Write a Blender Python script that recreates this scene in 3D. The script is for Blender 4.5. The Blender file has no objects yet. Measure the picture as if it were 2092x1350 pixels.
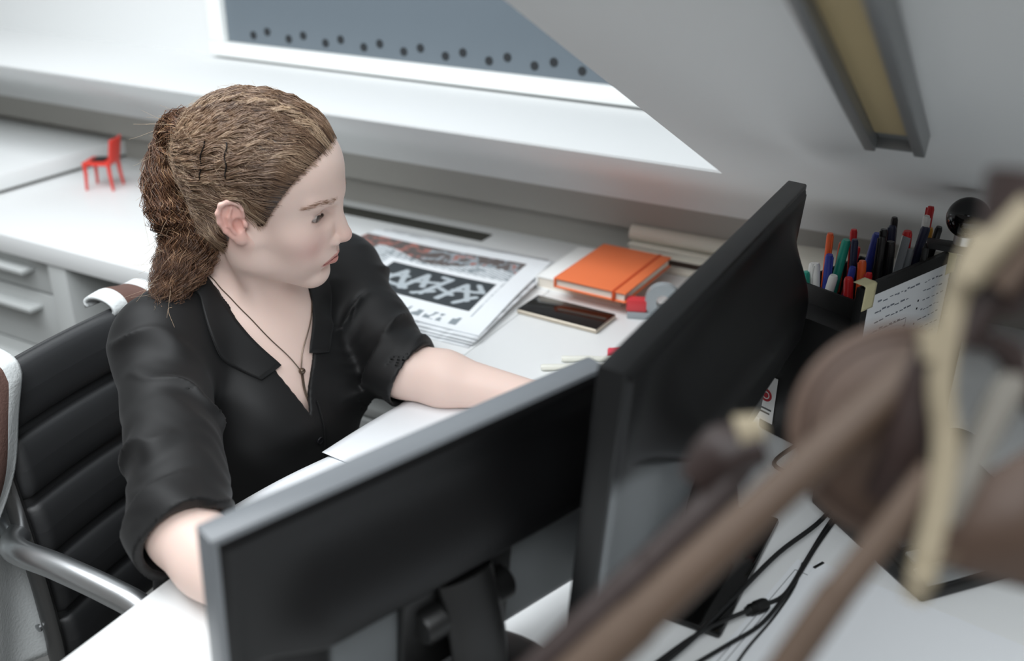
import bpy, bmesh, math, random
import numpy as np
from mathutils import Vector, Matrix
random.seed(7)
rng = np.random.default_rng(7)
scene = bpy.context.scene
COL = scene.collection

# ------------------------------------------------------------------ camera
CAM = Vector((0.0, 0.0, 1.46))
RIGHT = Vector((0.8766616, 0.4810521, 0.0065832))
DOWN = Vector((0.2114102, -0.3729010, -0.9034669))
FWD = Vector((-0.4321691, 0.7934316, -0.4286073))
cd = bpy.data.cameras.new('camera')
cam = bpy.data.objects.new('camera', cd)
COL.objects.link(cam)
M = Matrix.Identity(4)
for i in range(3):
    M[i][0] = RIGHT[i]; M[i][1] = -DOWN[i]; M[i][2] = -FWD[i]; M[i][3] = CAM[i]
cam.matrix_world = M
cd.sensor_width = 36.0
cd.lens = 35.0
cd.clip_start = 0.02
cd.dof.use_dof = True
cd.dof.focus_distance = 1.27
cd.dof.aperture_fstop = 2.5
scene.camera = cam

# ------------------------------------------------------------------ light
world = bpy.data.worlds.new('room_air'); scene.world = world
world.use_nodes = True
bg = world.node_tree.nodes['Background']
bg.inputs[0].default_value = (1.0, 0.97, 0.94, 1)
bg.inputs[1].default_value = 0.17

def area(name, loc, target, sx, sy, power, color=(1, 1, 1)):
    ld = bpy.data.lights.new(name, 'AREA'); ld.shape = 'RECTANGLE'
    ld.size = sx; ld.size_y = sy; ld.energy = power; ld.color = color
    o = bpy.data.objects.new(name, ld); COL.objects.link(o)
    o.location = loc
    d = (Vector(target) - Vector(loc)).normalized()
    o.rotation_euler = d.to_track_quat('-Z', 'Y').to_euler()
    return o
# added area lights for assumed daylight above dormer and near desk; no glazing built
area('assumed_dormer_daylight', (-1.40, 0.55, 2.35), (-1.25, 1.35, 0.95), 1.8, 1.0, 38, (0.93, 0.97, 1.0))  # assumed skylight over the dormer, only a bare area light
area('assumed_near_desk_daylight', (0.30, -0.55, 2.50), (-0.05, 0.75, 0.74), 1.3, 0.9, 31, (0.93, 0.97, 1.0))  # added to brighten the near desk; the roof window is assumed, not built

scene.view_settings.view_transform = 'Standard'
scene.view_settings.look = 'None'
scene.view_settings.exposure = 0.0
scene.view_settings.gamma = 1.0
scene.view_settings.use_curve_mapping = False

# ------------------------------------------------------------------ helpers
def lin(c):
    return tuple((x / 12.92 if x <= 0.04045 else ((x + 0.055) / 1.055) ** 2.4) for x in c)
def rgb(r, g, b):
    return lin((r / 255, g / 255, b / 255))
MATS = {}
def mat(name, col, rough=0.5, metal=0.0, bump=0.0, bscale=60.0, var=0.0, vscale=8.0, spec=0.5, attr=None,
        sss=0.0, coat=0.0, trans=0.0, sheen=0.0, bdist=0.004, stretch=None, alpha=1.0):
    if name in MATS: return MATS[name]
    m = bpy.data.materials.new(name); m.use_nodes = True
    nt = m.node_tree; b = nt.nodes['Principled BSDF']
    b.inputs['Base Color'].default_value = (*col, 1)
    b.inputs['Roughness'].default_value = rough
    b.inputs['Metallic'].default_value = metal
    b.inputs['Specular IOR Level'].default_value = spec
    if coat: b.inputs['Coat Weight'].default_value = coat; b.inputs['Coat Roughness'].default_value = 0.05
    if trans: b.inputs['Transmission Weight'].default_value = trans
    if sheen: b.inputs['Sheen Weight'].default_value = sheen
    if alpha < 1: b.inputs['Alpha'].default_value = alpha
    if sss:
        b.inputs['Subsurface Weight'].default_value = sss
        b.inputs['Subsurface Radius'].default_value = (1.0, 0.35, 0.2)
        b.inputs['Subsurface Scale'].default_value = 0.004
    tc = nt.nodes.new('ShaderNodeTexCoord'); vec = tc.outputs['Object']
    if stretch:
        mp = nt.nodes.new('ShaderNodeMapping'); mp.inputs['Scale'].default_value = stretch
        nt.links.new(vec, mp.inputs['Vector']); vec = mp.outputs['Vector']
    csock = None
    if attr:
        a = nt.nodes.new('ShaderNodeAttribute'); a.attribute_name = attr; csock = a.outputs['Color']
        nt.links.new(csock, b.inputs['Base Color'])
    if var:
        n = nt.nodes.new('ShaderNodeTexNoise'); n.inputs['Scale'].default_value = vscale; n.inputs['Detail'].default_value = 4
        nt.links.new(vec, n.inputs['Vector'])
        hsv = nt.nodes.new('ShaderNodeHueSaturation')
        mr = nt.nodes.new('ShaderNodeMapRange'); mr.inputs['To Min'].default_value = 1 - var; mr.inputs['To Max'].default_value = 1 + var
        nt.links.new(n.outputs['Fac'], mr.inputs['Value']); nt.links.new(mr.outputs['Result'], hsv.inputs['Value'])
        if csock: nt.links.new(csock, hsv.inputs['Color'])
        else: hsv.inputs['Color'].default_value = (*col, 1)
        nt.links.new(hsv.outputs['Color'], b.inputs['Base Color'])
    if bump:
        n2 = nt.nodes.new('ShaderNodeTexNoise'); n2.inputs['Scale'].default_value = bscale; n2.inputs['Detail'].default_value = 5
        nt.links.new(vec, n2.inputs['Vector'])
        bp = nt.nodes.new('ShaderNodeBump'); bp.inputs['Strength'].default_value = bump; bp.inputs['Distance'].default_value = bdist
        nt.links.new(n2.outputs['Fac'], bp.inputs['Height']); nt.links.new(bp.outputs['Normal'], b.inputs['Normal'])
    MATS[name] = m
    return m

def thing(name, label, cat, loc=(0, 0, 0), rotz=0.0, group=None, rot=None):
    o = bpy.data.objects.new(name, None); COL.objects.link(o)
    o.empty_display_size = 0.02
    o.location = loc; o.rotation_euler = rot if rot else (0, 0, rotz)
    tag(o, label, cat, group)
    return o
def tag(o, label=None, cat=None, group=None, kind=None):
    if label: o['label'] = label
    if cat: o['category'] = cat
    if group: o['group'] = group
    if kind: o['kind'] = kind
    return o
def link(name, me, m=None, parent=None, smooth=False):
    o = bpy.data.objects.new(name, me); COL.objects.link(o)
    if m is not None: me.materials.append(m)
    if smooth: me.polygons.foreach_set('use_smooth', [True] * len(me.polygons))
    if parent is not None: o.parent = parent
    return o
def meshobj(name, V, F, m=None, parent=None, smooth=False, off=None):
    me = bpy.data.meshes.new(name)
    if off is not None: V = [(v[0] - off[0], v[1] - off[1], v[2] - off[2]) for v in V]
    me.from_pydata([tuple(map(float, v)) for v in V], [], [tuple(map(int, f)) for f in F]); me.update()
    return link(name, me, m, parent, smooth)
def rebase(o):
    """move a top-level mesh object's origin to the middle of its base"""
    me = o.data; co = np.empty(len(me.vertices) * 3); me.vertices.foreach_get('co', co); co = co.reshape(-1, 3)
    c = np.array([(co[:, 0].min() + co[:, 0].max()) / 2, (co[:, 1].min() + co[:, 1].max()) / 2, co[:, 2].min()])
    me.vertices.foreach_set('co', (co - c).ravel()); me.update()
    o.location = Vector(c) + o.location
    return o
def bm_obj(name, bm, m, parent=None, smooth=False):
    me = bpy.data.meshes.new(name); bm.normal_update(); bm.to_mesh(me); bm.free()
    o = link(name, me, m, parent)
    if smooth:
        for p in me.polygons: p.use_smooth = True
        me.set_sharp_from_angle(angle=math.radians(35))
    return o
def box_bm(bm, lo, hi, bev=0.0, seg=2, mtx=None):
    r = bmesh.ops.create_cube(bm, size=1.0)
    vs = r['verts']
    for v in vs:
        v.co = Vector(((lo[0] + hi[0]) / 2 + v.co.x * (hi[0] - lo[0]), (lo[1] + hi[1]) / 2 + v.co.y * (hi[1] - lo[1]), (lo[2] + hi[2]) / 2 + v.co.z * (hi[2] - lo[2])))
    if bev:
        es = list({e for v in vs for e in v.link_edges})
        r2 = bmesh.ops.bevel(bm, geom=es, offset=bev, segments=seg, affect='EDGES', profile=0.5)
        vs = list({v for f in r2['faces'] for v in f.verts} | {v for v in vs if v.is_valid})
    if mtx is not None:
        for v in vs: v.co = mtx @ v.co
    return vs
def box(name, lo, hi, m, parent=None, bev=0.0, seg=2, mtx=None, off=None):
    if off is not None:
        lo = tuple(lo[i] - off[i] for i in range(3)); hi = tuple(hi[i] - off[i] for i in range(3))
    bm = bmesh.new(); box_bm(bm, lo, hi, bev, seg, mtx)
    return bm_obj(name, bm, m, parent, smooth=bev > 0)
def catmull(P, n=8):
    P = [np.array(p, float) for p in P]
    if len(P) < 3:
        return [P[0] + (P[1] - P[0]) * t for t in np.linspace(0, 1, n + 1)]
    Q = [2 * P[0] - P[1]] + P + [2 * P[-1] - P[-2]]
    out = []
    for i in range(1, len(Q) - 2):
        a, b, c, d = Q[i - 1], Q[i], Q[i + 1], Q[i + 2]
        for k in range(n):
            t = k / n
            out.append(0.5 * (2 * b + (c - a) * t + (2 * a - 5 * b + 4 * c - d) * t * t + (3 * b - a - 3 * c + d) * t ** 3))
    out.append(P[-1])
    return out
def tube_geo(P, rad, sides=10, cap=True, flat=1.0, up=(0, 0, 1)):
    """rings of vertices along a path: rad scalar or list, flat squashes the second axis"""
    P = [np.array(p, float) for p in P]; n = len(P)
    if np.isscalar(rad): rad = [rad] * n
    elif len(rad) != n: rad = np.interp(np.linspace(0, 1, n), np.linspace(0, 1, len(rad)), rad)
    V = []; F = []
    up = np.array(up, float)
    prev = None
    for i in range(n):
        t = P[min(i + 1, n - 1)] - P[max(i - 1, 0)]; t = t / (np.linalg.norm(t) + 1e-12)
        if prev is None:
            a = up - t * (up @ t)
            if np.linalg.norm(a) < 1e-3: a = np.array([1.0, 0, 0]) - t * t[0]
        else:
            a = prev - t * (prev @ t)
        a /= np.linalg.norm(a); prev = a; b = np.cross(t, a)
        for k in range(sides):
            th = 2 * math.pi * k / sides
            V.append(P[i] + rad[i] * (b * math.cos(th) + a * flat * math.sin(th)))
    for i in range(n - 1):
        for k in range(sides):
            k2 = (k + 1) % sides
            F.append((i * sides + k, i * sides + k2, (i + 1) * sides + k2, (i + 1) * sides + k))
    if cap:
        F.append(tuple(range(sides))[::-1]); F.append(tuple((n - 1) * sides + k for k in range(sides)))
    return V, F
def tube(name, P, rad, m, parent=None, sides=12, sm=0, cap=True, flat=1.0, up=(0, 0, 1), off=None):
    if sm: P = catmull(P, sm)
    V, F = tube_geo(P, rad, sides, cap, flat, up)
    o = meshobj(name, V, F, m, parent, True, off)
    o.data.set_sharp_from_angle(angle=math.radians(50))
    return o
def lathe(name, prof, m, parent=None, sides=24, loc=(0, 0, 0), mtx=None, cap=True):
    V = []; F = []
    for r, z in prof:
        for k in range(sides):
            th = 2 * math.pi * k / sides; V.append((loc[0] + r * math.cos(th), loc[1] + r * math.sin(th), loc[2] + z))
    n = len(prof)
    for i in range(n - 1):
        for k in range(sides):
            k2 = (k + 1) % sides; F.append((i * sides + k, i * sides + k2, (i + 1) * sides + k2, (i + 1) * sides + k))
    if cap:
        F.append(tuple(range(sides))[::-1]); F.append(tuple((n - 1) * sides + k for k in range(sides)))
    if mtx is not None: V = [tuple(mtx @ Vector(v)) for v in V]
    o = meshobj(name, V, F, m, parent, True)
    o.data.set_sharp_from_angle(angle=math.radians(40))
    return o
def grid(name, fn, nu, nv, m, parent=None, smooth=True, thick=0.0):
    """surface from fn(u,v) with u,v in 0..1; thick adds a solidify modifier"""
    V = [fn(u / nu, v / nv) for v in range(nv + 1) for u in range(nu + 1)]
    F = [(v * (nu + 1) + u, v * (nu + 1) + u + 1, (v + 1) * (nu + 1) + u + 1, (v + 1) * (nu + 1) + u) for v in range(nv) for u in range(nu)]
    o = meshobj(name, V, F, m, parent, smooth)
    if thick:
        md = o.modifiers.new('thickness', 'SOLIDIFY'); md.thickness = thick; md.offset = 0.0
    return o
def prism(name, pts, z0, z1, m, parent=None, bev=0.0, off=None):
    bm = bmesh.new()
    if off is not None: pts = [(p[0] - off[0], p[1] - off[1]) for p in pts]; z0 -= off[2]; z1 -= off[2]
    lo = [bm.verts.new((p[0], p[1], z0)) for p in pts]; hi = [bm.verts.new((p[0], p[1], z1)) for p in pts]
    n = len(pts)
    bm.faces.new(lo[::-1]); bm.faces.new(hi)
    for i in range(n): bm.faces.new((lo[i], lo[(i + 1) % n], hi[(i + 1) % n], hi[i]))
    bmesh.ops.recalc_face_normals(bm, faces=bm.faces)
    if bev: bmesh.ops.bevel(bm, geom=[e for e in bm.edges], offset=bev, segments=2, affect='EDGES', profile=0.5)
    return bm_obj(name, bm, m, parent, smooth=bev > 0)
def at(u, v, d):
    """room point seen d metres along the view axis for a photo position (used as a measuring aid)"""
    return CAM + d * (FWD + RIGHT * ((u - 1046.0) / 2034.0) + DOWN * ((v - 675.0) / 2034.0))
def paint(o, cols, name='Col'):
    a = o.data.color_attributes.new(name, 'FLOAT_COLOR', 'POINT')
    c = np.ones((len(o.data.vertices), 4), np.float32); c[:, :3] = cols
    a.data.foreach_set('color', c.ravel())
# ------------------------------------------------------------------ materials
WALL = mat('white_plaster', rgb(226, 228, 228), 0.85, bump=0.08, bscale=90, var=0.015, vscale=3)
KNEE = mat('grey_painted_panel', rgb(164, 162, 156), 0.7, bump=0.04, bscale=120, var=0.02)
DESKW = mat('white_laminate', rgb(236, 238, 238), 0.38, bump=0.02, bscale=300, var=0.01, vscale=5)
CABG = mat('grey_lacquer', rgb(196, 199, 198), 0.5, bump=0.02, bscale=200)
FRAMEW = mat('white_gloss_frame', rgb(246, 248, 246), 0.35)
PANELD = mat('slate_blue_panel', rgb(104, 114, 122), 0.32, var=0.05, vscale=3)
DOTB = mat('black_dot_print', rgb(34, 38, 42), 0.6)
FLOORM = mat('grey_carpet', rgb(120, 120, 118), 0.95, bump=0.4, bscale=400, var=0.1, vscale=60)
ALU = mat('brushed_aluminium', rgb(150, 152, 152), 0.42, metal=0.7, bump=0.03, bscale=200)
DIFF = mat('yellowed_diffuser', rgb(178, 160, 120), 0.5, var=0.08, vscale=5)
CHROME = mat('satin_chrome', rgb(222, 225, 227), 0.34, metal=1.0)
STEEL = mat('dull_steel', rgb(120, 120, 120), 0.35, metal=0.9)
BLKP = mat('black_plastic', rgb(15, 15, 15), 0.45, bump=0.05, bscale=900)
BLKG = mat('glossy_black', rgb(10, 10, 10), 0.08)
BLKS = mat('satin_black_panel', rgb(20, 21, 22), 0.28, bump=0.03, bscale=900)
SCREEN = mat('dark_glass_screen', rgb(12, 12, 14), 0.08)
PAPER = mat('white_paper', rgb(238, 241, 244), 0.75, bump=0.03, bscale=40)

# ------------------------------------------------------------------ setting
f = box('floor', (-4.0, -1.6, -0.06), (2.6, 2.1, 0.0), FLOORM); tag(f, 'grey carpet floor under the desks', 'floor', kind='structure')
# back wall under the roof: recessed strip, proud knee panel, curved cove and the strip of sloping ceiling below the dormer
SL = 0.474
def slz(y): return 1.017 + (1.48 - y) * SL
X0, X1, XE = -4.0, 2.6, -0.433
def loft_x(name, prof, x0, x1, m, smooth=()):
    n = len(prof); V = [(x, y, z) for x in (x0, x1) for y, z in prof]
    F = [(i, (i + 1) % n, n + (i + 1) % n, n + i) for i in range(n)] + [tuple(range(n))[::-1], tuple(range(n, 2 * n))]
    o = meshobj(name, V, F, m)
    bm = bmesh.new(); bm.from_mesh(o.data); bmesh.ops.recalc_face_normals(bm, faces=bm.faces); bm.to_mesh(o.data); bm.free()
    for p in o.data.polygons: p.use_smooth = True
    o.data.set_sharp_from_angle(angle=math.radians(20))
    return o
knee = [(1.768, 0.0), (1.768, 0.800), (1.738, 0.806), (1.738, 0.862)]
w = loft_x('wall_back', knee + [(1.790, 0.862), (1.790, 0.0)], X0, X1, KNEE)
tag(w, 'grey knee wall with a shadow gap above the counter', 'wall', kind='structure')
cove = [(1.738, 0.862)]
for k in range(1, 9):
    t = k / 8.0                                    # quadratic curve from the upright knee wall into the slope
    a, b_, c = (1.738, 0.862), (1.738, 0.895), (1.672, slz(1.672))
    cove.append(tuple((1 - t) ** 2 * a[i] + 2 * t * (1 - t) * b_[i] + t * t * c[i] for i in range(2)))
s = loft_x('trim_1', cove + [(1.474, slz(1.474)), (1.474, 1.024), (1.82, 1.024), (1.82, 0.862)], X0, XE, WALL)
tag(s, 'white strip of sloping ceiling and deep window sill below the dormer', 'sill', kind='structure')
s = loft_x('ceiling', cove + [(0.55, slz(0.55)), (0.55, slz(0.55) + 0.05), (1.82, 2.60), (1.82, 0.862)], XE, X1, WALL)
tag(s, 'sloping attic ceiling carrying the strip lamp', 'ceiling', kind='structure')
w = box('wall_dormer', (X0, 1.82, 0.862), (X1, 1.90, 2.60), WALL); tag(w, 'bright white dormer wall behind the window sill', 'wall', kind='structure')
wl = box('wall_left', (-4.1, -1.6, 0), (-4.0, 2.0, 2.6), WALL); tag(wl, 'white wall beyond the left end of the counter', 'wall', kind='structure')

# framed panel on the bright wall
fp = thing('framed_panel', 'white framed slate grey panel with a double row of black dots', 'framed panel', (-1.2, 1.82, 1.03))
def fbox(n, lo, hi, m, bev=0.0, par=fp): return box(n, lo, hi, m, par, bev, off=fp.location)
fx0, fx1, fz0, fz1 = -1.799, -0.44, 1.030, 2.0
fbox('frame_rail', (fx0, 1.785, fz0), (fx1, 1.8195, fz0 + 0.034), FRAMEW, 0.004)
fbox('frame_rail', (fx0, 1.785, fz1 - 0.034), (fx1, 1.8195, fz1), FRAMEW, 0.004)
fbox('frame_stile', (fx0, 1.785, fz0 + 0.034), (fx0 + 0.048, 1.8195, fz1 - 0.034), FRAMEW, 0.004)
fbox('frame_stile', (fx1 - 0.048, 1.785, fz0 + 0.034), (fx1, 1.8195, fz1 - 0.034), FRAMEW, 0.004)
pnl = fbox('panel', (fx0 + 0.048, 1.803, fz0 + 0.034), (fx1 - 0.048, 1.815, fz1 - 0.034), PANELD)
dme = None
for i in range(13):
    for r, (dx, z) in enumerate(((0.0, 1.084), (0.043, 1.095))):
        x = -1.672 + 0.1053 * i + dx
        if x > fx1 - 0.06: continue
        if dme is None:
            V = [(0.0095 * math.cos(k * math.pi / 4), -0.0008, 0.0095 * math.sin(k * math.pi / 4)) for k in range(8)]
            V += [(a, 0.0004, c) for a, _, c in V]
            F = [tuple(range(8)), tuple(range(15, 7, -1))] + [(k, 8 + k, 8 + (k + 1) % 8, (k + 1) % 8) for k in range(8)]
            o = meshobj('dot', V, F, DOTB, pnl); dme = o.data
        else:
            o = link('dot', dme, None, pnl)
        o.location = Vector((x, 1.8027, z)) - fp.location

# strip lamp on the sloping ceiling
TH = math.atan(SL)
lamp = thing('strip_lamp', 'aluminium strip lamp with yellowed diffuser on the sloping ceiling', 'lamp', (-0.135, 1.069, slz(1.069)), rot=(-TH, 0, 0))
# local: -y runs up the slope, -z points down into the room
def lampbar(n, x0, x1, z0, z1, y0=-0.55, y1=0.0, m=ALU, bev=0.0015): return box(n, (x0, y0, z0), (x1, y1, z1), m, lamp, bev)
lampbar('side_rail', -0.030, -0.0185, -0.024, 0.0)
lampbar('side_rail', 0.0185, 0.030, -0.024, 0.0)
lampbar('back_plate', -0.0185, 0.0185, -0.005, 0.0)
lampbar('diffuser', -0.0182, 0.0182, -0.013, -0.005, y1=-0.040, m=DIFF)
lampbar('end_cap', -0.0297, 0.0297, -0.020, -0.001, y0=-0.004, y1=0.002)
lampbar('reflector', -0.0182, 0.0182, -0.010, -0.005, y0=-0.0395, y1=-0.004)

# ------------------------------------------------------------------ counter with drawers
ct = box('counter_worktop', (-3.6, 1.217, 0.698), (-0.7495, 1.767, 0.74), DESKW, bev=0.002); rebase(ct)
tag(ct, 'long white counter top running along the attic wall', 'counter')
SLOTM = mat('dark_vent_slot', rgb(64, 64, 58), 0.8)
vs = thing('vent_grille', 'dark grey vent strip let into the counter top by the wall', 'vent', (-1.15, 1.703, 0.74))
box('vent_frame', (-0.28, -0.024, 0.0), (0.162, 0.022, 0.0016), SLOTM, vs, 0.0005)
for k in range(9):
    y = -0.019 + k * 0.0046
    box('slat', (-0.272, y, 0.0016), (0.154, y + 0.0022, 0.0026), SLOTM, vs)
dv = box('counter_side_panel', (-1.762, 1.221, 0.0), (-1.708, 1.765, 0.698), CABG, bev=0.002); rebase(dv)
tag(dv, 'upright grey panel holding up the counter next to the drawers', 'panel')
du = thing('drawer_unit', 'grey drawer unit with bar handles under the left end of the counter', 'drawer unit', (-2.2, 1.5, 0.0))
def dbox(n, lo, hi, m, par=du, bev=0.001): return box(n, lo, hi, m, par, bev, off=du.location)
dbox('carcass', (-2.70, 1.262, 0.05), (-1.763, 1.765, 0.696), CABG)
for z0, z1 in ((0.612, 0.694), (0.470, 0.606), (0.270, 0.464), (0.06, 0.264)):
    d = dbox('drawer_front', (-2.69, 1.244, z0), (-1.768, 1.263, z1), CABG)
    h = dbox('handle', (-2.52, 1.210, z1 - 0.035), (-1.835, 1.2435, z1 - 0.026), CABG, par=d, bev=0.001)
bx = box('storage_box', (-1.64, 1.58, 0.0), (-1.20, 1.755, 0.63), CABG, bev=0.003); rebase(bx)
tag(bx, 'grey storage box standing in the shade below the counter', 'box')
bx = thing('floor_cabinet', 'low grey cabinet below the counter behind the chair arm', 'cabinet', (-0.98, 1.45, 0.0))
box('carcass', (-0.20, -0.16, 0.02), (0.20, 0.20, 0.52), CABG, bx, 0.003)
box('top', (-0.21, -0.17, 0.52), (0.21, 0.21, 0.54), CABG, bx, 0.003)
box('door', (-0.196, -0.176, 0.03), (0.196, -0.160, 0.515), CABG, bx, 0.002)

# white slab (closed flat file box) on the counter
sb = thing('flat_box', 'large flat white box lying on the counter behind the red chair', 'box', (-2.45, 1.58, 0.74))
box('box_body', (-0.62, -0.185, 0.0), (0.318, 0.195, 0.008), mat('dark_edge', rgb(70, 70, 66), 0.8), sb)
box('lid', (-0.625, -0.19, 0.008), (0.325, 0.20, 0.046), DESKW, sb, 0.003)

# ------------------------------------------------------------------ desk
dk = thing('desk', 'white desk carrying the two monitors', 'desk', (0.05, 0.97, 0.0))
box('desktop', (-0.748 - 0.05, 0.17 - 0.97, 0.712), (0.85 - 0.05, 1.767 - 0.97, 0.74), DESKW, dk, 0.0015)
for x in (-0.60, 0.74):
    for y in (-0.72, 0.74):
        box('leg', (x - 0.025, y - 0.025, 0.0), (x + 0.025, y + 0.025, 0.712), ALU, dk, 0.003)
box('rail', (-0.60, -0.74, 0.66), (0.74, -0.70, 0.70), ALU, dk); box('rail', (-0.60, 0.72, 0.66), (0.74, 0.76, 0.70), ALU, dk)
# ------------------------------------------------------------------ monitors
SHELLG = mat('graphite_lower_panel', rgb(88, 92, 94), 0.24, bump=0.02, bscale=700)
SHELLT = mat('matt_black_shell', rgb(15, 15, 16), 0.46, bump=0.06, bscale=1100, spec=0.35)
SHELL = mat('monitor_rear_shell', (0, 0, 0), 0.38, attr='Col', bump=0.05, bscale=1100, spec=0.28)
BEZ = mat('grey_bezel_edge', rgb(118, 122, 126), 0.32)
BEZ2 = mat('black_bezel_edge', rgb(18, 19, 20), 0.38, spec=0.45)
def sstep(a, b, x):
    t = min(1.0, max(0.0, (x - a) / (b - a))); return t * t * (3 - 2 * t)
def monitor(label, loc, yaw, tilt, w, h, bulge, glossy, bez):
    """local frame: x along the width (0 at the viewer's right), y out of the back, z up; glossy masks where the reflected desk is painted"""
    root = thing('monitor', label, 'monitor', (loc[0], loc[1], 0.74), yaw, group=None)
    T = Matrix.Translation((0, 0, loc[2] - 0.74)) @ Matrix.Rotation(-tilt, 4, 'X')
    tf = lambda p: tuple(T @ Vector(p))
    box('bezel', (0, -0.024, 0), (w, 0.0, h), bez, root, 0.0022, mtx=T)
    box('screen', (0.008, -0.0255, 0.016), (w - 0.008, -0.0235, h - 0.008), SCREEN, root, 0.0, mtx=T)
    NU, NV = 150, 100
    def back(u, v):
        x, z = 0.004 + u * (w - 0.008), 0.004 + v * (h - 0.008)
        e = min(u * w, w - u * w, v * h, h - v * h)
        d = 0.005 * min(1.0, max(0.0, e / 0.006)) - 0.001
        return tf((x, d + bulge(u, v) * min(1.0, e / 0.006), z))
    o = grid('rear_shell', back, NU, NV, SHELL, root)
    desk_refl = np.array([glossy(i / NU, j / NV) for j in range(NV + 1) for i in range(NU + 1)])[:, None]
    paint(o, np.array(rgb(15, 15, 16)) * (1 - desk_refl) + np.array(rgb(116, 120, 122)) * desk_refl)  # lighter grey painted low on the back as the white desk's reflection
    return root, T
# nearer monitor, turned towards the chair: a shallow raised belt above a lower panel painted lighter as reflected desk
def bulge1(u, v):
    side = sstep(0.015, 0.06, u) * (1 - sstep(0.80, 0.97, u))
    return 0.026 * side * (1 - sstep(0.55, 0.90, v)) * sstep(0.485, 0.515, v)
m1, T1 = monitor('black monitor nearest the viewer, seen from behind with a light grey top edge', (-0.3400, 0.7789, 0.769), math.radians(-109.2), math.radians(5),
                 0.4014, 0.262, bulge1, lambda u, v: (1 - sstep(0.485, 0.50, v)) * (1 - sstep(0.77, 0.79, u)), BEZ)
pl = box('mount_plate', (0.120, 0.004, 0.020), (0.245, 0.016, 0.150), BLKP, m1, 0.004, mtx=T1)
box('plate_rim', (0.112, 0.004, 0.120), (0.252, 0.010, 0.158), SHELLG, m1, 0.003, mtx=T1)
for x in (0.132, 0.232):
    for z in (0.034, 0.136):
        lathe('screw', [(0.0052, 0), (0.0052, 0.004), (0.003, 0.005), (0.0, 0.005)], BLKG, pl, 12, mtx=T1 @ Matrix.Translation((x, 0.0155, z)) @ Matrix.Rotation(-math.pi / 2, 4, 'X'))
nk = [(0.182, 0.030, 0.150), (0.182, 0.046, 0.10), (0.182, 0.052, 0.055), (0.182, 0.050, 0.006)]
tube('stand_neck', [Vector(p) for p in nk], 0.030, BLKP, m1, 16, sm=5, flat=0.5, up=(0, 1, 0))
lathe('stand_hinge', [(0.0, -0.05), (0.014, -0.05), (0.016, -0.047), (0.016, 0.047), (0.014, 0.05), (0.0, 0.05)], BLKP, m1, 18, mtx=Matrix.Translation((0.182, 0.030, 0.115)) @ Matrix.Rotation(math.pi / 2, 4, 'Y'))
lathe('stand_base', [(0.0, 0.0), (0.098, 0.0), (0.100, 0.003), (0.092, 0.007), (0.03, 0.011), (0.0, 0.011)], BLKP, m1, 40, loc=(0.182, 0.035, 0.0))
# farther monitor, parallel to the desk edge, with a rounded belly on its back
def bulge2(u, v):
    edge = 0.50 + 0.24 * sstep(0.55, 1.0, u) ** 1.5
    side = sstep(0.02, 0.16, u) * (1 - sstep(0.82, 0.99, u))
    up = 1 - sstep(0.62, 0.98, v)
    return (0.034 * side * up) * sstep(edge - 0.055, edge + 0.015, v) + 0.010 * side * sstep(0.02, 0.4, v) * (1 - sstep(0.7, 0.95, v))
m2, T2 = monitor('tall black monitor with a bulging back standing behind the nearer one', (-0.272, 1.215, 0.7708), math.radians(-90), math.radians(4),
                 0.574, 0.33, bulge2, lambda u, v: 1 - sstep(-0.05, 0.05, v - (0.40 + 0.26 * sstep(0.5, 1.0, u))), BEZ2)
nk = [(0.300, 0.022, 0.150), (0.300, 0.034, 0.10), (0.300, 0.040, 0.06), (0.300, 0.036, 0.008)]
tube('stand_neck', [Vector(p) for p in nk], 0.034, BLKP, m2, 16, sm=5, flat=0.5, up=(0, 1, 0))
box('stand_base', (0.200, -0.03, 0.0), (0.425, 0.086, 0.010), BLKG, m2, 0.004)
box('cable_box', (0.260, 0.006, 0.040), (0.340, 0.030, 0.150), BLKP, m2, 0.004, mtx=T2)
# small maker's tag: white with a red round mark
WHT = mat('white_label', rgb(232, 232, 230), 0.5); REDL = mat('red_print', rgb(178, 40, 52), 0.5); INK = mat('dark_ink', rgb(60, 62, 66), 0.6)
def ring(name, r0, r1, mtx, m, par, n=24):
    V = []; F = []
    for k in range(n):
        c, s_ = math.cos(2 * math.pi * k / n), math.sin(2 * math.pi * k / n)
        V += [mtx @ Vector((r0 * c, 0, r0 * s_)), mtx @ Vector((r1 * c, 0, r1 * s_))]
    for k in range(n):
        j = (k + 1) % n; F.append((2 * k, 2 * j, 2 * j + 1, 2 * k + 1))
    return meshobj(name, V, F, m, par)

# ------------------------------------------------------------------ things on the desk
# phone
PHB = mat('champagne_phone_shell', rgb(196, 186, 170), 0.3, metal=0.4)
ph = thing('smartphone', 'black screened smartphone lying face up on the desk', 'phone', (-0.672, 1.430, 0.74), math.radians(-3))
box('shell', (-0.079, -0.0375, 0.0), (0.079, 0.0375, 0.0085), PHB, ph, 0.0038, 4)
box('screen', (-0.0775, -0.036, 0.0083), (0.0775, 0.036, 0.0095), BLKG, ph, 0.0005, 2)
box('side_key', (-0.02, -0.0380, 0.003), (0.0, -0.0372, 0.005), PHB, ph); box('side_key', (0.01, -0.0380, 0.003), (0.022, -0.0372, 0.005), PHB, ph)
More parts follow.
